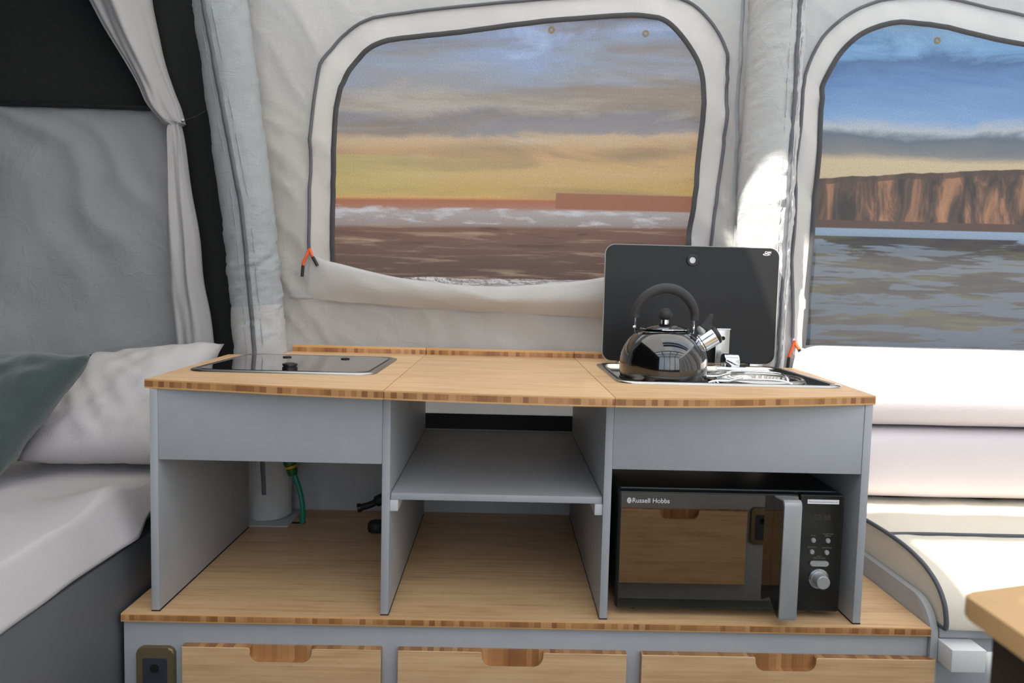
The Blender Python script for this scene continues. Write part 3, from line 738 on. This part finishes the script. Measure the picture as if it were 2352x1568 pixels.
# pressed tray: flat floor with a raised lip and a round bowl
def tray():
    V = []; F = []; nx, ny = 74, 60; x0, x1, y0, y1 = 1.088, 1.604, .142, .553; bx, by, br = 1.475, .345, .105
    for i in range(nx+1):
        for j in range(ny+1):
            x = x0+(x1-x0)*i/nx; y = y0+(y1-y0)*j/ny
            d = min(x-x0, x1-x, y-y0, y1-y); z = ZW+.003-.016*min(1, d/.016)
            q = math.hypot((x-bx)/1.08, y-by)
            if q < br: z = ZW-.013-.11*min(1, ((br-q)/.03)) if q < br-.008 else z+.006
            elif q < br+.012: z += .006*(1-(q-br)/.012)
            V.append((x, y, z))
    for i in range(nx):
        for j in range(ny): a = i*(ny+1)+j; F.append((a, a+ny+1, a+ny+2, a+1))
    return mk('tray', V, F, 'steel', sk, True)
tray()
bpy.context.view_layer.update()
for xa in (1.375,):
    tube('bowl_lip', [(1.475+.118*math.cos(t_)*1.06, .345+.118*math.sin(t_), ZW-.006) for t_ in [2*math.pi*i/48 for i in range(48)]], .006, 'steel', sk, n=10, closed=True)
def support(pts): tube('pan_support', pts, .0032, 'chrome', sk, n=8)
for y_ in (.20, .30):
    support(spline([(1.322, y_, ZW-.012), (1.324, y_, ZW+.001), (1.33, y_, ZW+.003), (1.36, y_, ZW+.003), (1.385, y_+.01, ZW+.007), (1.40, y_+.015, ZW+.010)], 4))
support(spline([(1.375, .255, ZW+.010), (1.40, .25, ZW+.003), (1.50, .235, ZW+.003), (1.535, .232, ZW-.006)], 4))
support(spline([(1.40, .345, ZW+.008), (1.43, .35, ZW+.013), (1.53, .34, ZW+.011), (1.545, .30, ZW+.004), (1.545, .285, ZW-.008)], 4))
support(spline([(1.30, .17, ZW+.0), (1.318, .175, ZW+.005), (1.328, .165, ZW-.004)], 4))
# raised glass lid
def lid():
    y = .615
    l = prism('glass_lid', rrect(1.094, 1.630, .540, .899, .030), 1, y, y+.006, 'lid_glass', sk, bev=.0012)
    o_ = rrect(1.0936, 1.6304, .5396, .8994, .0305); i_ = rrect(1.0958, 1.6282, .5418, .8972, .0285)
    nn = len(o_); V = [(a, y-.0006, b) for a, b in o_]+[(a, y-.0006, b) for a, b in i_]+[(a, y+.0066, b) for a, b in o_]
    F = [(i, (i+1) % nn, nn+(i+1) % nn, nn+i) for i in range(nn)]+[(i, (i+1) % nn, 2*nn+(i+1) % nn, 2*nn+i) for i in range(nn)]
    mk('lid_edge', V, F, 'glass_edge', l)
    c = (1.362, y-.0002, .8555)
    lathe('grommet', [(.0095, 0), (.0185, 0), (.0185, .003), (.0165, .005), (.0120, .005), (.0095, .003)], 'black_plastic', l, 32, c, (0, -1, 0), cap=False)
    lathe('grommet_disc', [(0, .0022), (.0115, .0022), (.0115, 0)], 'white_sheet', l, 28, c, (0, -1, 0))
    text('logo_lettering', 'CAN', .0090, (1.5835, y-.001, .8815), 'print_white', l, bold=.0002)
    tube('logo_swoosh', spline([(1.6005, y-.0008, .8775), (1.592, y-.0008, .8793), (1.583, y-.0008, .8798), (1.5785, y-.0008, .8788), (1.581, y-.0008, .8768), (1.588, y-.0008, .8755), (1.597, y-.0008, .8768)], 5), .0007, 'print_white', l, n=6, flat=.4, up=(0, 1, 0))
    return l
LID = lid()
for xh in (1.16, 1.56):
    box('lid_hinge', (xh-.02, xh+.02), (.575, .63), (ZW-.004, ZW+.012), 'steel', sk, bev=.002)
tp = thing('tap', (1.447, .50, ZW), 'folded chrome tap with steel bracket at the back of the sink', 'tap')
br_ = prism('bracket_plate', rrect(1.437, 1.479, ZW+.005, .647, .003, 2), 1, .588, .591, 'steel', tp, bev=.0006)
box('bracket_lip', (1.437, 1.479), (.580, .592), (.646, .650), 'chrome', tp, bev=.0006)
lathe('bracket_hole', [(0, .0008), (.0062, .0008), (.0062, 0)], 'black_hole', br_, 24, (1.459, .588, .620), (0, -1, 0))
def tapblock():
    x0, x1 = 1.432, 1.476; prof = [(.470, ZW+.004), (.520, ZW+.004)]
    for i in range(9):
        a = math.radians(0+180*i/8); prof.append((.495+.025*math.cos(a), .583-.020+.020*math.sin(a)))
    return prism('tap_body', prof, 0, x0, x1, 'chrome', tp, bev=.004, seg=3)
tapblock()
tube('tap_pivot', [(1.402, .452, ZW+.006), (1.486, .452, ZW+.006)], .0085, 'chrome', tp, n=16)
tube('tap_pivot', [(1.410, .475, ZW+.003), (1.486, .475, ZW+.003)], .0065, 'chrome', tp, n=16)
tube('tap_lever', spline([(1.436, .465, .566), (1.450, .460, .560), (1.468, .458, .552)], 5), .0032, 'chrome', tp, n=8)
lathe('tap_nozzle', [(0, 0), (.0075, 0), (.0085, .010), (.007, .020), (0, .020)], 'black_plastic', tp, 20, (1.428, .462, .556), (.6, -.4, -.5))
lathe('tap_collar', [(0, 0), (.0075, 0), (.0075, .018), (0, .018)], 'chrome', tp, 20, (1.424, .455, ZW+.006))

# ------------------------------------------------------------------ kettle
KX, KY, KZ = 1.206, .262, ZW-.0115
kt = thing('kettle', (KX, KY, KZ), 'glossy black whistling kettle with steel spout and arched handle', 'kettle')
lathe('body', [(0, 0), (.096, 0), (.105, .003), (.1105, .012), (.1122, .030), (.1120, .058), (.109, .075), (.1025, .093), (.0925, .110), (.080, .124), (.066, .1335), (.056, .137), (.054, .1385), (0, .1385)], 'kettle_enamel', kt, 64, (KX, KY, KZ))
lathe('base_band', [(.1045, 0), (.1095, .003), (.1120, .008), (.1118, .012), (.109, .012)], 'black_plastic', kt, 64, (KX, KY, KZ+.0005), cap=False)
lidk = lathe('lid', [(0, 0), (.061, 0), (.0625, .0015), (.0615, .004), (.052, .0085), (.035, .0135), (.018, .0165), (0, .0172)], 'kettle_enamel', kt, 56, (KX, KY, KZ+.1375))
lathe('lid_rim', [(.0610, 0), (.0635, .0005), (.0635, .0022), (.0610, .0032)], 'chrome', lidk, 56, (KX, KY, KZ+.1375), cap=False)
lathe('knob_collar', [(0, 0), (.0105, 0), (.0105, .009), (.0095, .010), (0, .010)], 'chrome', lidk, 28, (KX+.001, KY, KZ+.1535))
lathe('knob', [(0, 0), (.010, .0), (.0155, .005), (.0185, .012), (.0175, .020), (.0125, .027), (.006, .030), (0, .0305)], 'soft_black', lidk, 32, (KX+.001, KY, KZ+.1625))
HC = KZ+.176
hp = [(KX-.077, KY, HC-.010)]+[(KX-.077*math.cos(a)*(1-.02*math.sin(a)), KY-.012*math.sin(a), HC+.056*math.sin(a)+.012*math.sin(a)**2) for a in [math.pi*i/24 for i in range(25)]]+[(KX+.077, KY, HC-.014)]
tube('handle', spline(hp, 3), lambda s: .0102+.0032*math.sin(math.pi*s), 'soft_black', kt, n=18)
for sx in (-1, 1):
    x = KX+sx*.0765; d = .004 if sx > 0 else 0
    tube('handle_bracket', spline([(x, KY, HC-.008-d), (x, KY, HC-.026), (x-.001*sx, KY, HC-.034), (x-sx*.001, KY, KZ+.128)], 4), .0022, 'chrome', kt, n=8, flat=1.6)
    lathe('bracket_rivet', [(0, .003), (.0032, .002), (.0036, 0), (0, 0)], 'chrome', kt, 16, (x-.003*(sx < 0), KY-.002, HC-.033), (0, -1, 0))
sp0 = Vector((KX+.084, KY-.012, KZ+.098)); sdv = Vector((.84, -.05, .54)).normalized()
lathe('spout', [(0, -.012), (.0255, -.012), (.0255, .004), (.0225, .006), (.0225, .012), (.0245, .014), (.0250, .050), (.0225, .053), (0, .053)], 'chrome', kt, 40, sp0, sdv)
lathe('spout_cap', [(0, .0), (.0245, .0), (.0245, .005), (.019, .010), (0, .011)], 'black_plastic', kt, 36, sp0+sdv*.0525, sdv)
up_ = Vector((-.54, 0, .84)).normalized()
c0 = sp0+sdv*.030+up_*.020
lathe('lever_pivot', [(0, -.003), (.0085, -.003), (.0105, .004), (.0098, .016), (.006, .021), (0, .0225)], 'silver_plastic', kt, 24, c0, up_)
def lever():
    a = sp0+sdv*.040+up_*.020
    P = [a+sdv*.0+up_*.0, a+sdv*-.010+up_*.022, a+sdv*.030+up_*.034, a+sdv*.0345+up_*.030, a+sdv*.019+up_*.014, a+sdv*.014+up_*-.004]
    V = [p+Vector((0, -.011, 0)) for p in P]+[p+Vector((0, .011, 0)) for p in P]; n_ = len(P)
    F = [list(range(n_)), [n_+i for i in range(n_)][::-1]]+[(i, (i+1) % n_, n_+(i+1) % n_, n_+i) for i in range(n_)]
    o = mk('whistle_lever', V, F, 'soft_black', kt)
    b = o.modifiers.new('bevel', 'BEVEL'); b.width = .0025; b.segments = 3; b.limit_method = 'ANGLE'; b.angle_limit = .5
lever()

# ------------------------------------------------------------------ microwave
mw = thing('microwave', (1.33, .24, 0), 'black microwave with mirrored door and silver handle inside the cabinet', 'microwave')
MX0, MX1, MZ0, MZ1 = 1.068, 1.592, .008, .287
box('body', (MX0+.004, MX1-.004), (.078, .42), (MZ0+.006, MZ1+.004), 'microwave_black', mw, bev=.006, seg=3)
door = prism('door', rrect(MX0, 1.486, MZ0, MZ1, .007, 4), 1, .076, .053, 'microwave_black', mw, bev=.004, seg=3)
prism('door_glass', rrect(MX0+.006, 1.484, MZ0+.004, MZ1-.004, .004, 3), 1, .0535, .0515, 'microwave_mirror', door, bev=.0004, seg=1)
pan = prism('control_panel', rrect(1.4875, MX1, MZ0, MZ1, .007, 4), 1, .076, .053, 'microwave_black', mw, bev=.004, seg=3)
prism('panel_glass', rrect(1.489, MX1-.005, MZ0+.004, MZ1-.004, .004, 3), 1, .0535, .0515, 'panel_black', pan, bev=.0004, seg=1)
for x_ in (MX0+.05, MX1-.05):
    for y_ in (.11, .38): lathe('foot', [(0, 0), (.014, 0), (.012, .026), (0, .026)], 'black_rubber', mw, 20, (x_, y_, -.011))
# bow handle: flat silver face on two curved arms, glossy dark sides
hz0, hz1 = .012, .288; hyf = -.008
arc = [(.053, hz0+.030), (.053, hz0+.020)]
prof = [(.052, hz0+.028), (hyf+.010, hz0), (hyf+.003, hz0+.001), (hyf, hz0+.008), (hyf, hz1-.014), (hyf+.003, hz1-.005), (hyf+.010, hz1-.001), (.052, hz1-.006), (.052, hz1-.016), (.012, hz1-.016), (.008, hz1-.022), (.008, hz0+.018), (.016, hz0+.016), (.052, hz0+.040)]
hd = prism('handle', [(y_, z_) for y_, z_ in prof], 0, 1.4285, 1.4685, 'silver_plastic', door, bev=.0015)
prism('handle_side', [(.051, hz0+.031), (hyf+.011, hz0+.003), (hyf+.005, hz0+.006), (hyf+.004, hz1-.014), (hyf+.010, hz1-.004), (.051, hz1-.008)], 0, 1.4270, 1.4290, 'hob_glass', door)
yt = .0513
em = lathe('emblem', [(0, .0004), (.0052, .0004), (.0052, 0)], 'print_white', door, 24, (1.0918, yt+.0002, .2645), (0, -1, 0))
for v in em.data.vertices: v.co.z = (v.co.z-(.2645-origin(door).z))*1.3+(.2645-origin(door).z)
for k in (-1, 0, 1):
    tube('emblem_line', [(1.0885, yt-.0003, .2645+k*.0032-.001), (1.0952, yt-.0003, .2645+k*.0032+.001)], .0005, 'print_grey', door, n=6)
text('brand_lettering', 'Russell Hobbs', .0152, (1.0985, yt, .2598), 'print_white', door, bold=.00012)
st = box('sticker', (1.5045, 1.5775), (.0505, .0514), (.2655, .2755), 'label_white', pan, bev=0)
text('sticker_lettering', 'Please remove the protective cover prior to use', .0034, (1.541, .0503, .2693), 'print_grey', pan, 'CENTER')
text('display_digits', '88:88', .018, (1.541, yt, .228), 'print_dark', pan, 'CENTER')
for x_, z_, lb in ((1.5225, .1795, 'Power'), (1.5565, .1790, 'Weight/Time\nDefrost'), (1.5205, .1520, 'Stop/Clear'), (1.5550, .1510, 'Clock/Timer')):
    lathe('button', [(0, .005), (.0045, .0045), (.0058, .002), (.0058, 0)], 'silver_plastic', pan, 24, (x_, .0515, z_), (0, -1, 0))
    two = '\n' in lb
    text('button_lettering', lb, .0046, (x_, yt, z_+.0098+(.0048 if two else 0)), 'print_grey', pan, 'CENTER')
text('button_lettering', 'Start\n+30Sec./Confirm', .0044, (1.5385, yt, .1405), 'print_grey', pan, 'CENTER')
prism('start_button', rrect(1.5165, 1.5605, .1190, .1310, .0058, 5), 1, .0515, .0468, 'silver_plastic', pan, bev=.0014)
kc = (1.5405, .0515, .0880)
lathe('dial_ring', [(.0195, 0), (.0235, 0), (.0235, .0012), (.0195, .0012), (.0195, 0)], 'chrome', pan, 40, kc, (0, -1, 0), cap=False)
lathe('dial', [(0, .026), (.0140, .026), (.0155, .0245), (.0170, .004), (.0190, .002), (.0190, 0)], 'silver_plastic', pan, 40, kc, (0, -1, 0))

mw.location = (1.325, .208, .011)
# ------------------------------------------------------------------ hose and drain under the hob
hs = thing('water_hose', (.166, .645, 0), 'green water hose with connector rising from the base shelf under the hob', 'hose')
tube('hose', spline([(.168, .645, .001), (.169, .645, .03), (.166, .645, .07), (.156, .645, .115), (.143, .645, .15), (.137, .645, .165)], 8), .0085, 'hose_green', hs, n=18)
cdv = Vector((-.26, 0, .966))
lathe('connector', [(0, -.002), (.013, -.002), (.0165, .006), (.0165, .020), (.015, .021), (.015, .030), (.0195, .032), (.0205, .075), (.015, .085), (.015, .17), (0, .17)], 'connector_green', hs, 28, (.138, .645, .155), cdv)
lathe('connector_band', [(.0158, 0), (.0178, 0), (.0184, .008), (.0160, .008)], 'connector_yellow', hs, 28, Vector((.138, .645, .155))+cdv*.0215, cdv, cap=False)
box('hole_edge', (.130, .1775), (.637, .653), (.0002, .0008), 'black_hole', hs, bev=.0001)
dr = thing('drain_pipe', (.40, .62, 0), 'black drain pipe elbow lying on the base shelf behind the cabinet side', 'pipe')
tube('pipe', spline([(.352, .60, .066), (.385, .61, .073), (.41, .615, .085), (.44, .62, .10), (.47, .63, .12), (.50, .64, .17), (.50, .65, .30)], 6), lambda s: .0105 if s < .28 else .017, 'black_rubber', dr, n=18)
lathe('pipe_end', [(.010, 0), (.014, 0), (.014, .01), (.010, .01)], 'black_plastic', dr, 20, (.3505, .60, .0655), (.95, .1, .2))
lathe('pipe_valve', [(0, 0), (.026, 0), (.028, .006), (.028, .022), (.024, .028), (0, .028)], 'black_rubber', dr, 28, (.413, .585, .0005))

# ------------------------------------------------------------------ opposite cabinet (seen in the microwave door)
oc = thing('opposite_cabinet', (.8, -1.05, FL), 'grey seat cabinet with a bamboo drawer across the aisle, mirrored in the microwave door', 'cabinet')
YO = -.944
box('carcass', (-.02, 1.86), (-1.45, YO), (FL, .075), 'laminate_grey', oc)
for x0, x1, nx in ((1.205, 1.690, 1.443), (.56, 1.10, .83)):
    drawer_front(oc, x0, x1, -.302, -.029, YO+.0005, YO+.022, nx)
socket(oc, 1.708, 1.790, -.018, YO+.0005, -1)

# ================================================================== BED SIDE
bed = thing('bed', (-.9, 0, FL), 'dark grey boxed bed base with mattress beside the kitchen', 'bed')
box('bed_box', (-2.3, -.076), (-1.2, .80), (FL, .13), 'laminate_dark_grey', bed, bev=.002)
box('mattress', (-2.28, -.11), (-1.18, .79), (.131, .196), 'throw_grey', bed, bev=.03, seg=4)
def throw():
    # cross-section: lies flat, rolls over the edge and hangs down
    sec = []
    for i in range(26): sec.append((-1.7+1.575*i/25, .238))
    R_ = .014
    for i in range(1, 7):
        a = math.radians(90-62*i/6); sec.append((-.125+R_*math.cos(a), .238-R_+R_*math.sin(a)))
    e = sec[-1]
    for i in range(1, 13): sec.append((e[0]+.036*i/12, e[1]-.088*i/12))
    V = []; F = []; ny = 120; K = len(sec)
    for j in range(ny+1):
        y = -1.1+1.82*j/ny
        flare = math.exp(-((y-.05)/.075)**2); back = min(1, max(0, (y-.05)/.10))
        for k, (x, z) in enumerate(sec):
            wz = .012*nz2(x*3, y*3, 1)+.006*nz2(x*9, y*8, 3)-.010*abs(nz2(x*4+y*5, y*2-x*3, 6))
            hang = max(0, (k-25)/(K-26)); near = math.exp(-((x+.11)/.09)**2)
            ridge = .040*flare*near*(1-.5*hang)
            fold = .010*math.sin(y*21+1.2*nz2(y*3, 1, 2))*hang*nz2(y*2.0, 7, 5)*2
            dx = hang*(.004+.022*flare+.008*nz2(y*2.5, 0, 4))+fold
            dz = ridge+hang*(.020*nz2(y*2.2, 3, 2)+.050*back-.006)
            lim = -.040 if y < -.03 else -.012
            V.append((min(x+dx, lim), y, z+wz*(1-.5*hang)+dz))
    for j in range(ny):
        for k in range(K-1): a = j*K+k; F.append((a, a+1, a+K+1, a+K))
    o = mk('bed_throw', V, F, 'throw_grey', None, True)
    s = o.modifiers.new('thick', 'SOLIDIFY'); s.thickness = .004; s.offset = -1
    return tag(o, 'pale grey woven throw spread over the bed and hanging off its edge', 'throw')
throw()
def pillow(name, c4, th, mat, label, cat, seed, n_=40, pinch=.10):
    """c4: upper-left, upper-right, lower-right, lower-left corners in space"""
    UL, UR, LR, LL = [Vector(c) for c in c4]; nrm = (UR-UL).cross(LL-UL).normalized()
    V = []; F = []
    for side in (1, -1):
        for i in range(n_+1):
            for j in range(n_+1):
                u, v = i/n_*2-1, j/n_*2-1
                pu = u*(1-pinch*(1-v*v)**1.0*abs(u)**3*.6); pv = v*(1-pinch*(1-u*u)*abs(v)**3*.6)
                a, b = (pu+1)/2, (pv+1)/2
                p = UL.lerp(UR, a).lerp(LL.lerp(LR, a), b)
                e = max(0, (1-u**4)*(1-v**4))**.55
                h = th*e*(1+.10*nz2(u*2+seed, v*2, side))+.010*(nz2(u*4+seed, v*4, 3)*e)
                crease = .012*abs(nz2(u*3-v*2+seed, v*2+u, 9))*e
                V.append(p+nrm*side*(h-crease)+Vector((0, 0, .006*nz2(u*3, v*3, seed))))
    W_ = n_+1
    for s in range(2):
        o_ = s*W_*W_
        for i in range(n_):
            for j in range(n_):
                a = o_+i*W_+j; q = (a, a+W_, a+W_+1, a+1); F.append(q if s == 0 else q[::-1])
    o = mk(name, V, F, mat, None, True)
    bm = bmesh.new(); bm.from_mesh(o.data); bmesh.ops.remove_doubles(bm, verts=bm.verts, dist=.0008); bmesh.ops.recalc_face_normals(bm, faces=bm.faces); bm.to_mesh(o.data); bm.free()
    o.data.polygons.foreach_set('use_smooth', [True]*len(o.data.polygons))
    return tag(o, label, cat)
pillow('pillow', [(-.505, .60, .512), (-.085, .67, .560), (-.085, .28, .275), (-.47, .26, .275)], .075, 'pillow_grey', 'pale grey woven pillow leaning against the tent wall on the bed', 'pillow', 2)
pillow('cushion', [(-.70, .34, .555), (-.262, .25, .562), (-.43, .10, .250), (-.83, .17, .250)], .07, 'velvet_green', 'dark green velvet cushion leaning on the pale pillow', 'cushion', 5)
def curtain():
    data = [(-.60, .17, 1.97), (-.526, .15, 1.836), (-.454, .103, 1.638), (-.402, .08, 1.504), (-.341, .057, 1.371), (-.312, .053, 1.303), (-.292, .044, 1.268), (-.285, .035, 1.256), (-.281, .021, 1.250), (-.281, .024, 1.238), (-.275, .030, 1.166), (-.266, .037, 1.028), (-.253, .049, .888), (-.243, .053, .747), (-.223, .057, .605), (-.208, .062, .40), (-.205, .064, .24)]
    C_ = spline([(a, 0, z) for a, b, z in data], 8); B_ = spline([(b, 0, 0) for a, b, z in data], 8)
    n_ = 72; V = []; F = []
    for i, p in enumerate(C_):
        s = i/(len(C_)-1); hw = B_[i].x
        for k in range(n_):
            a = 2*math.pi*k/n_
            fold =   .24*math.sin(4*a+s*7)+.10*math.sin(7*a-s*13+1)+.20*nz2(3*math.cos(a)+s*3, 3*math.sin(a), 4)
            up = p.z > 1.26
            d = .45*hw+.012
            V.append((p.x+hw*math.cos(a)*(1+.10*nz2(s*12, 0, 2)), .775+d*math.sin(a)*(1+fold*1.1)*(1.1 if up else 1.0), p.z+.35*hw*(math.cos(a) if up else 0)*-.5))
    N = len(C_)
    for i in range(N-1):
        for k in range(n_): F.append((i*n_+k, i*n_+(k+1) % n_, (i+1)*n_+(k+1) % n_, (i+1)*n_+k))
    F.append(list(range(n_))); F.append([(N-1)*n_+k for k in range(n_)])
    t = thing('curtain', (-.205, .775, .24), 'pale grey bedroom curtain gathered and tied back with a dark cord', 'curtain')
    mk('curtain_cloth', V, F, 'cotton_curtain', t, True)
    tube('tie_cord', spline([(-.262, .760, 1.256), (-.25, .762, 1.262), (-.225, .80, 1.285), (-.19, .838, 1.322)], 6), .003, 'black_rubber', t, n=8)
    lathe('toggle', [(0, -.004), (.004, -.003), (.005, 0), (.004, .003), (0, .004)], 'white_block', t, 16, (-.247, .757, 1.264))
    return t
curtain()

# ================================================================== SEAT SIDE
bench = thing('bench', (2.2, .35, FL), 'grey bench base with a white corner block beside the kitchen base', 'bench')
box('bench_box', (1.8085, 3.2), (.012, .78), (FL, -.026), 'laminate_grey', bench, bev=.002)
box('top_rail', (1.8105, 3.2), (-.008, .60), (-.025, -.002), 'laminate_grey', bench, bev=.003)
box('corner_block', (1.808, 1.886), (-.062, .011), (-.078, -.0265), 'white_block', bench, bev=.0022)
prof_c = [(.62, .132), (.45, .133), (.30, .136), (.235, .136), (.16, .132), (.09, .121), (.04, .104), (.008, .084), (-.014, .058), (-.024, .030), (-.026, .008), (-.018, .0)]
sc = thing('seat_cushion', (2.4, .3, 0), 'cream leatherette bench seat cushion with dark grey piping', 'cushion')
def seat():
    P = [(p.y, p.z) for p in spline([(0, a, b) for a, b in prof_c], 6)]+[(.62, 0)]
    x0, x1, nx = 1.812, 3.15, 60; K = len(P); V = []; F = []
    for i in range(nx+1):
        x = x0+(x1-x0)*i/nx; e = min(1, (x-x0)/.03); r = .5+.5*math.sqrt(max(0, 1-(1-e)**2)) if e < 1 else 1
        for k, (y, z) in enumerate(P):
            b = .006*nz2(x*5, y*6, 2)+.003*nz2(x*16, y*14, 5)
            V.append((x-.010*(1-e)*0, y, max(0, z+b*e)))
    for i in range(nx):
        for k in range(K-1): a = i*K+k; F.append((a, a+1, a+K+1, a+K))
        F.append((i*K+K-1, i*K, (i+1)*K, (i+1)*K+K-1))
    # side faces with a soft bulge
    cy, cz = .30, .06
    for i0, s in ((0, -1), (nx, 1)):
        c = len(V); V.append((x0-.0035 if s < 0 else x1+.02, cy, cz))
        for k in range(K): a, b = i0*K+k, i0*K+(k+1) % K; F.append((a, b, c))
    o = mk('cover', V, F, 'leather_cream', sc, True); autosmooth(o, 50)
    tube('piping', [(x0+.001, y, max(.004, z)+.001) for y, z in P[:-1]], .0056, 'piping_grey', sc, n=10)
    tube('piping', spline([(x0+.002, .236, .139), (1.90, .236, .1405), (2.1, .236, .140), (2.6, .236, .140), (3.15, .236, .139)], 10), .0042, 'piping_grey', sc, n=10)
    tube('piping', [(x0+.001, .30-.32*i/20, .004) for i in range(21)], .0045, 'piping_grey', sc, n=10)
seat()
def bolster(name, x0, x1, y0, y1, z0, z1, label, seed, r=.085):
    n_ = 44; sec = []
    cy, cz, hy, hz = (y0+y1)/2, (z0+z1)/2, (y1-y0)/2, (z1-z0)/2
    for k in range(n_):
        a = 2*math.pi*k/n_; c, s = math.cos(a), math.sin(a); p = 2/3.6
        sec.append((math.copysign(abs(c)**p, c), math.copysign(abs(s)**p, s)))
    xs = []
    for i in range(12): xs.append((x0+.075*(1-math.cos(math.radians(90*i/11))), math.sin(math.radians(90*i/11))))
    for i in range(1, 40): xs.append((x0+.075+(x1-x0-.15)*i/40, 1))
    for i in range(12): xs.append((x1-.075*(1-math.cos(math.radians(90-90*i/11))), math.sin(math.radians(90-90*i/11))))
    V = []; F = []
    for x, e in xs:
        sc_ = .62+.38*e
        for a, b in sec:
            w_ = 1+.03*nz2(x*3+seed, a*2, b*2)
            zz = cz+hz*b*sc_*(1+.02*nz2(x*4, b, seed))
            V.append((x, cy+hy*a*sc_*w_, zz))
    N = len(xs)
    for i in range(N-1):
        for k in range(n_): F.append((i*n_+k, i*n_+(k+1) % n_, (i+1)*n_+(k+1) % n_, (i+1)*n_+k))
    F.append(list(range(n_))); F.append([(N-1)*n_+k for k in range(n_)])
    o = mk(name, V, F, 'bolster_white', None, True)
    return tag(o, label, 'cushion', 'back cushions on the bench')
bolster('back_cushion', 1.735, 3.2, .535, .775, .363, .597, 'soft white back cushion, the upper of two stacked on the bench', 3)
bolster('back_cushion', 1.82, 3.2, .53, .775, .140, .356, 'soft white back cushion, the lower of two stacked on the bench', 8)
# ------------------------------------------------------------------ table in the foreground
def table():
    z1, z0 = .40, .374; c = Vector((1.349, -.777)); a = Vector((math.cos(math.radians(17)), math.sin(math.radians(17)))); b = Vector((math.cos(math.radians(-91)), math.sin(math.radians(-91))))
    t = thing('dining_table', (1.75, -.95, FL), 'wooden swivel table top with a black underframe in the aisle', 'table')
    q = [c, c+b*.42, c+b*.42+a*.75, c+a*.75]
    # rounded corners
    poly = []
    for i in range(4):
        p0, p1, p2 = q[i-1], q[i], q[(i+1) % 4]; d0 = (p0-p1).normalized(); d2 = (p2-p1).normalized(); r = .016
        for k in range(6):
            u = k/5; poly.append(tuple((p1+d0*r).lerp(p1, u).lerp(p1.lerp(p1+d2*r, u), u)))
    prism('table_top', poly, 2, z0, z1, 'table_wood', t, bev=.003)
    cen = sum(q, Vector((0, 0)))/4
    inn = [tuple(cen+(p-cen)*.90) for p in q]
    prism('underframe', inn, 2, z0-.09, z0-.0005, 'black_plastic', t, bev=.003)
    lathe('leg', [(0, 0), (.035, 0), (.035, .64), (0, .64)], 'black_plastic', t, 28, (1.985, -.83, FL+.02))
    lathe('foot_plate', [(0, 0), (.11, 0), (.11, .01), (.05, .02), (0, .02)], 'black_plastic', t, 40, (1.985, -.83, FL))
table()
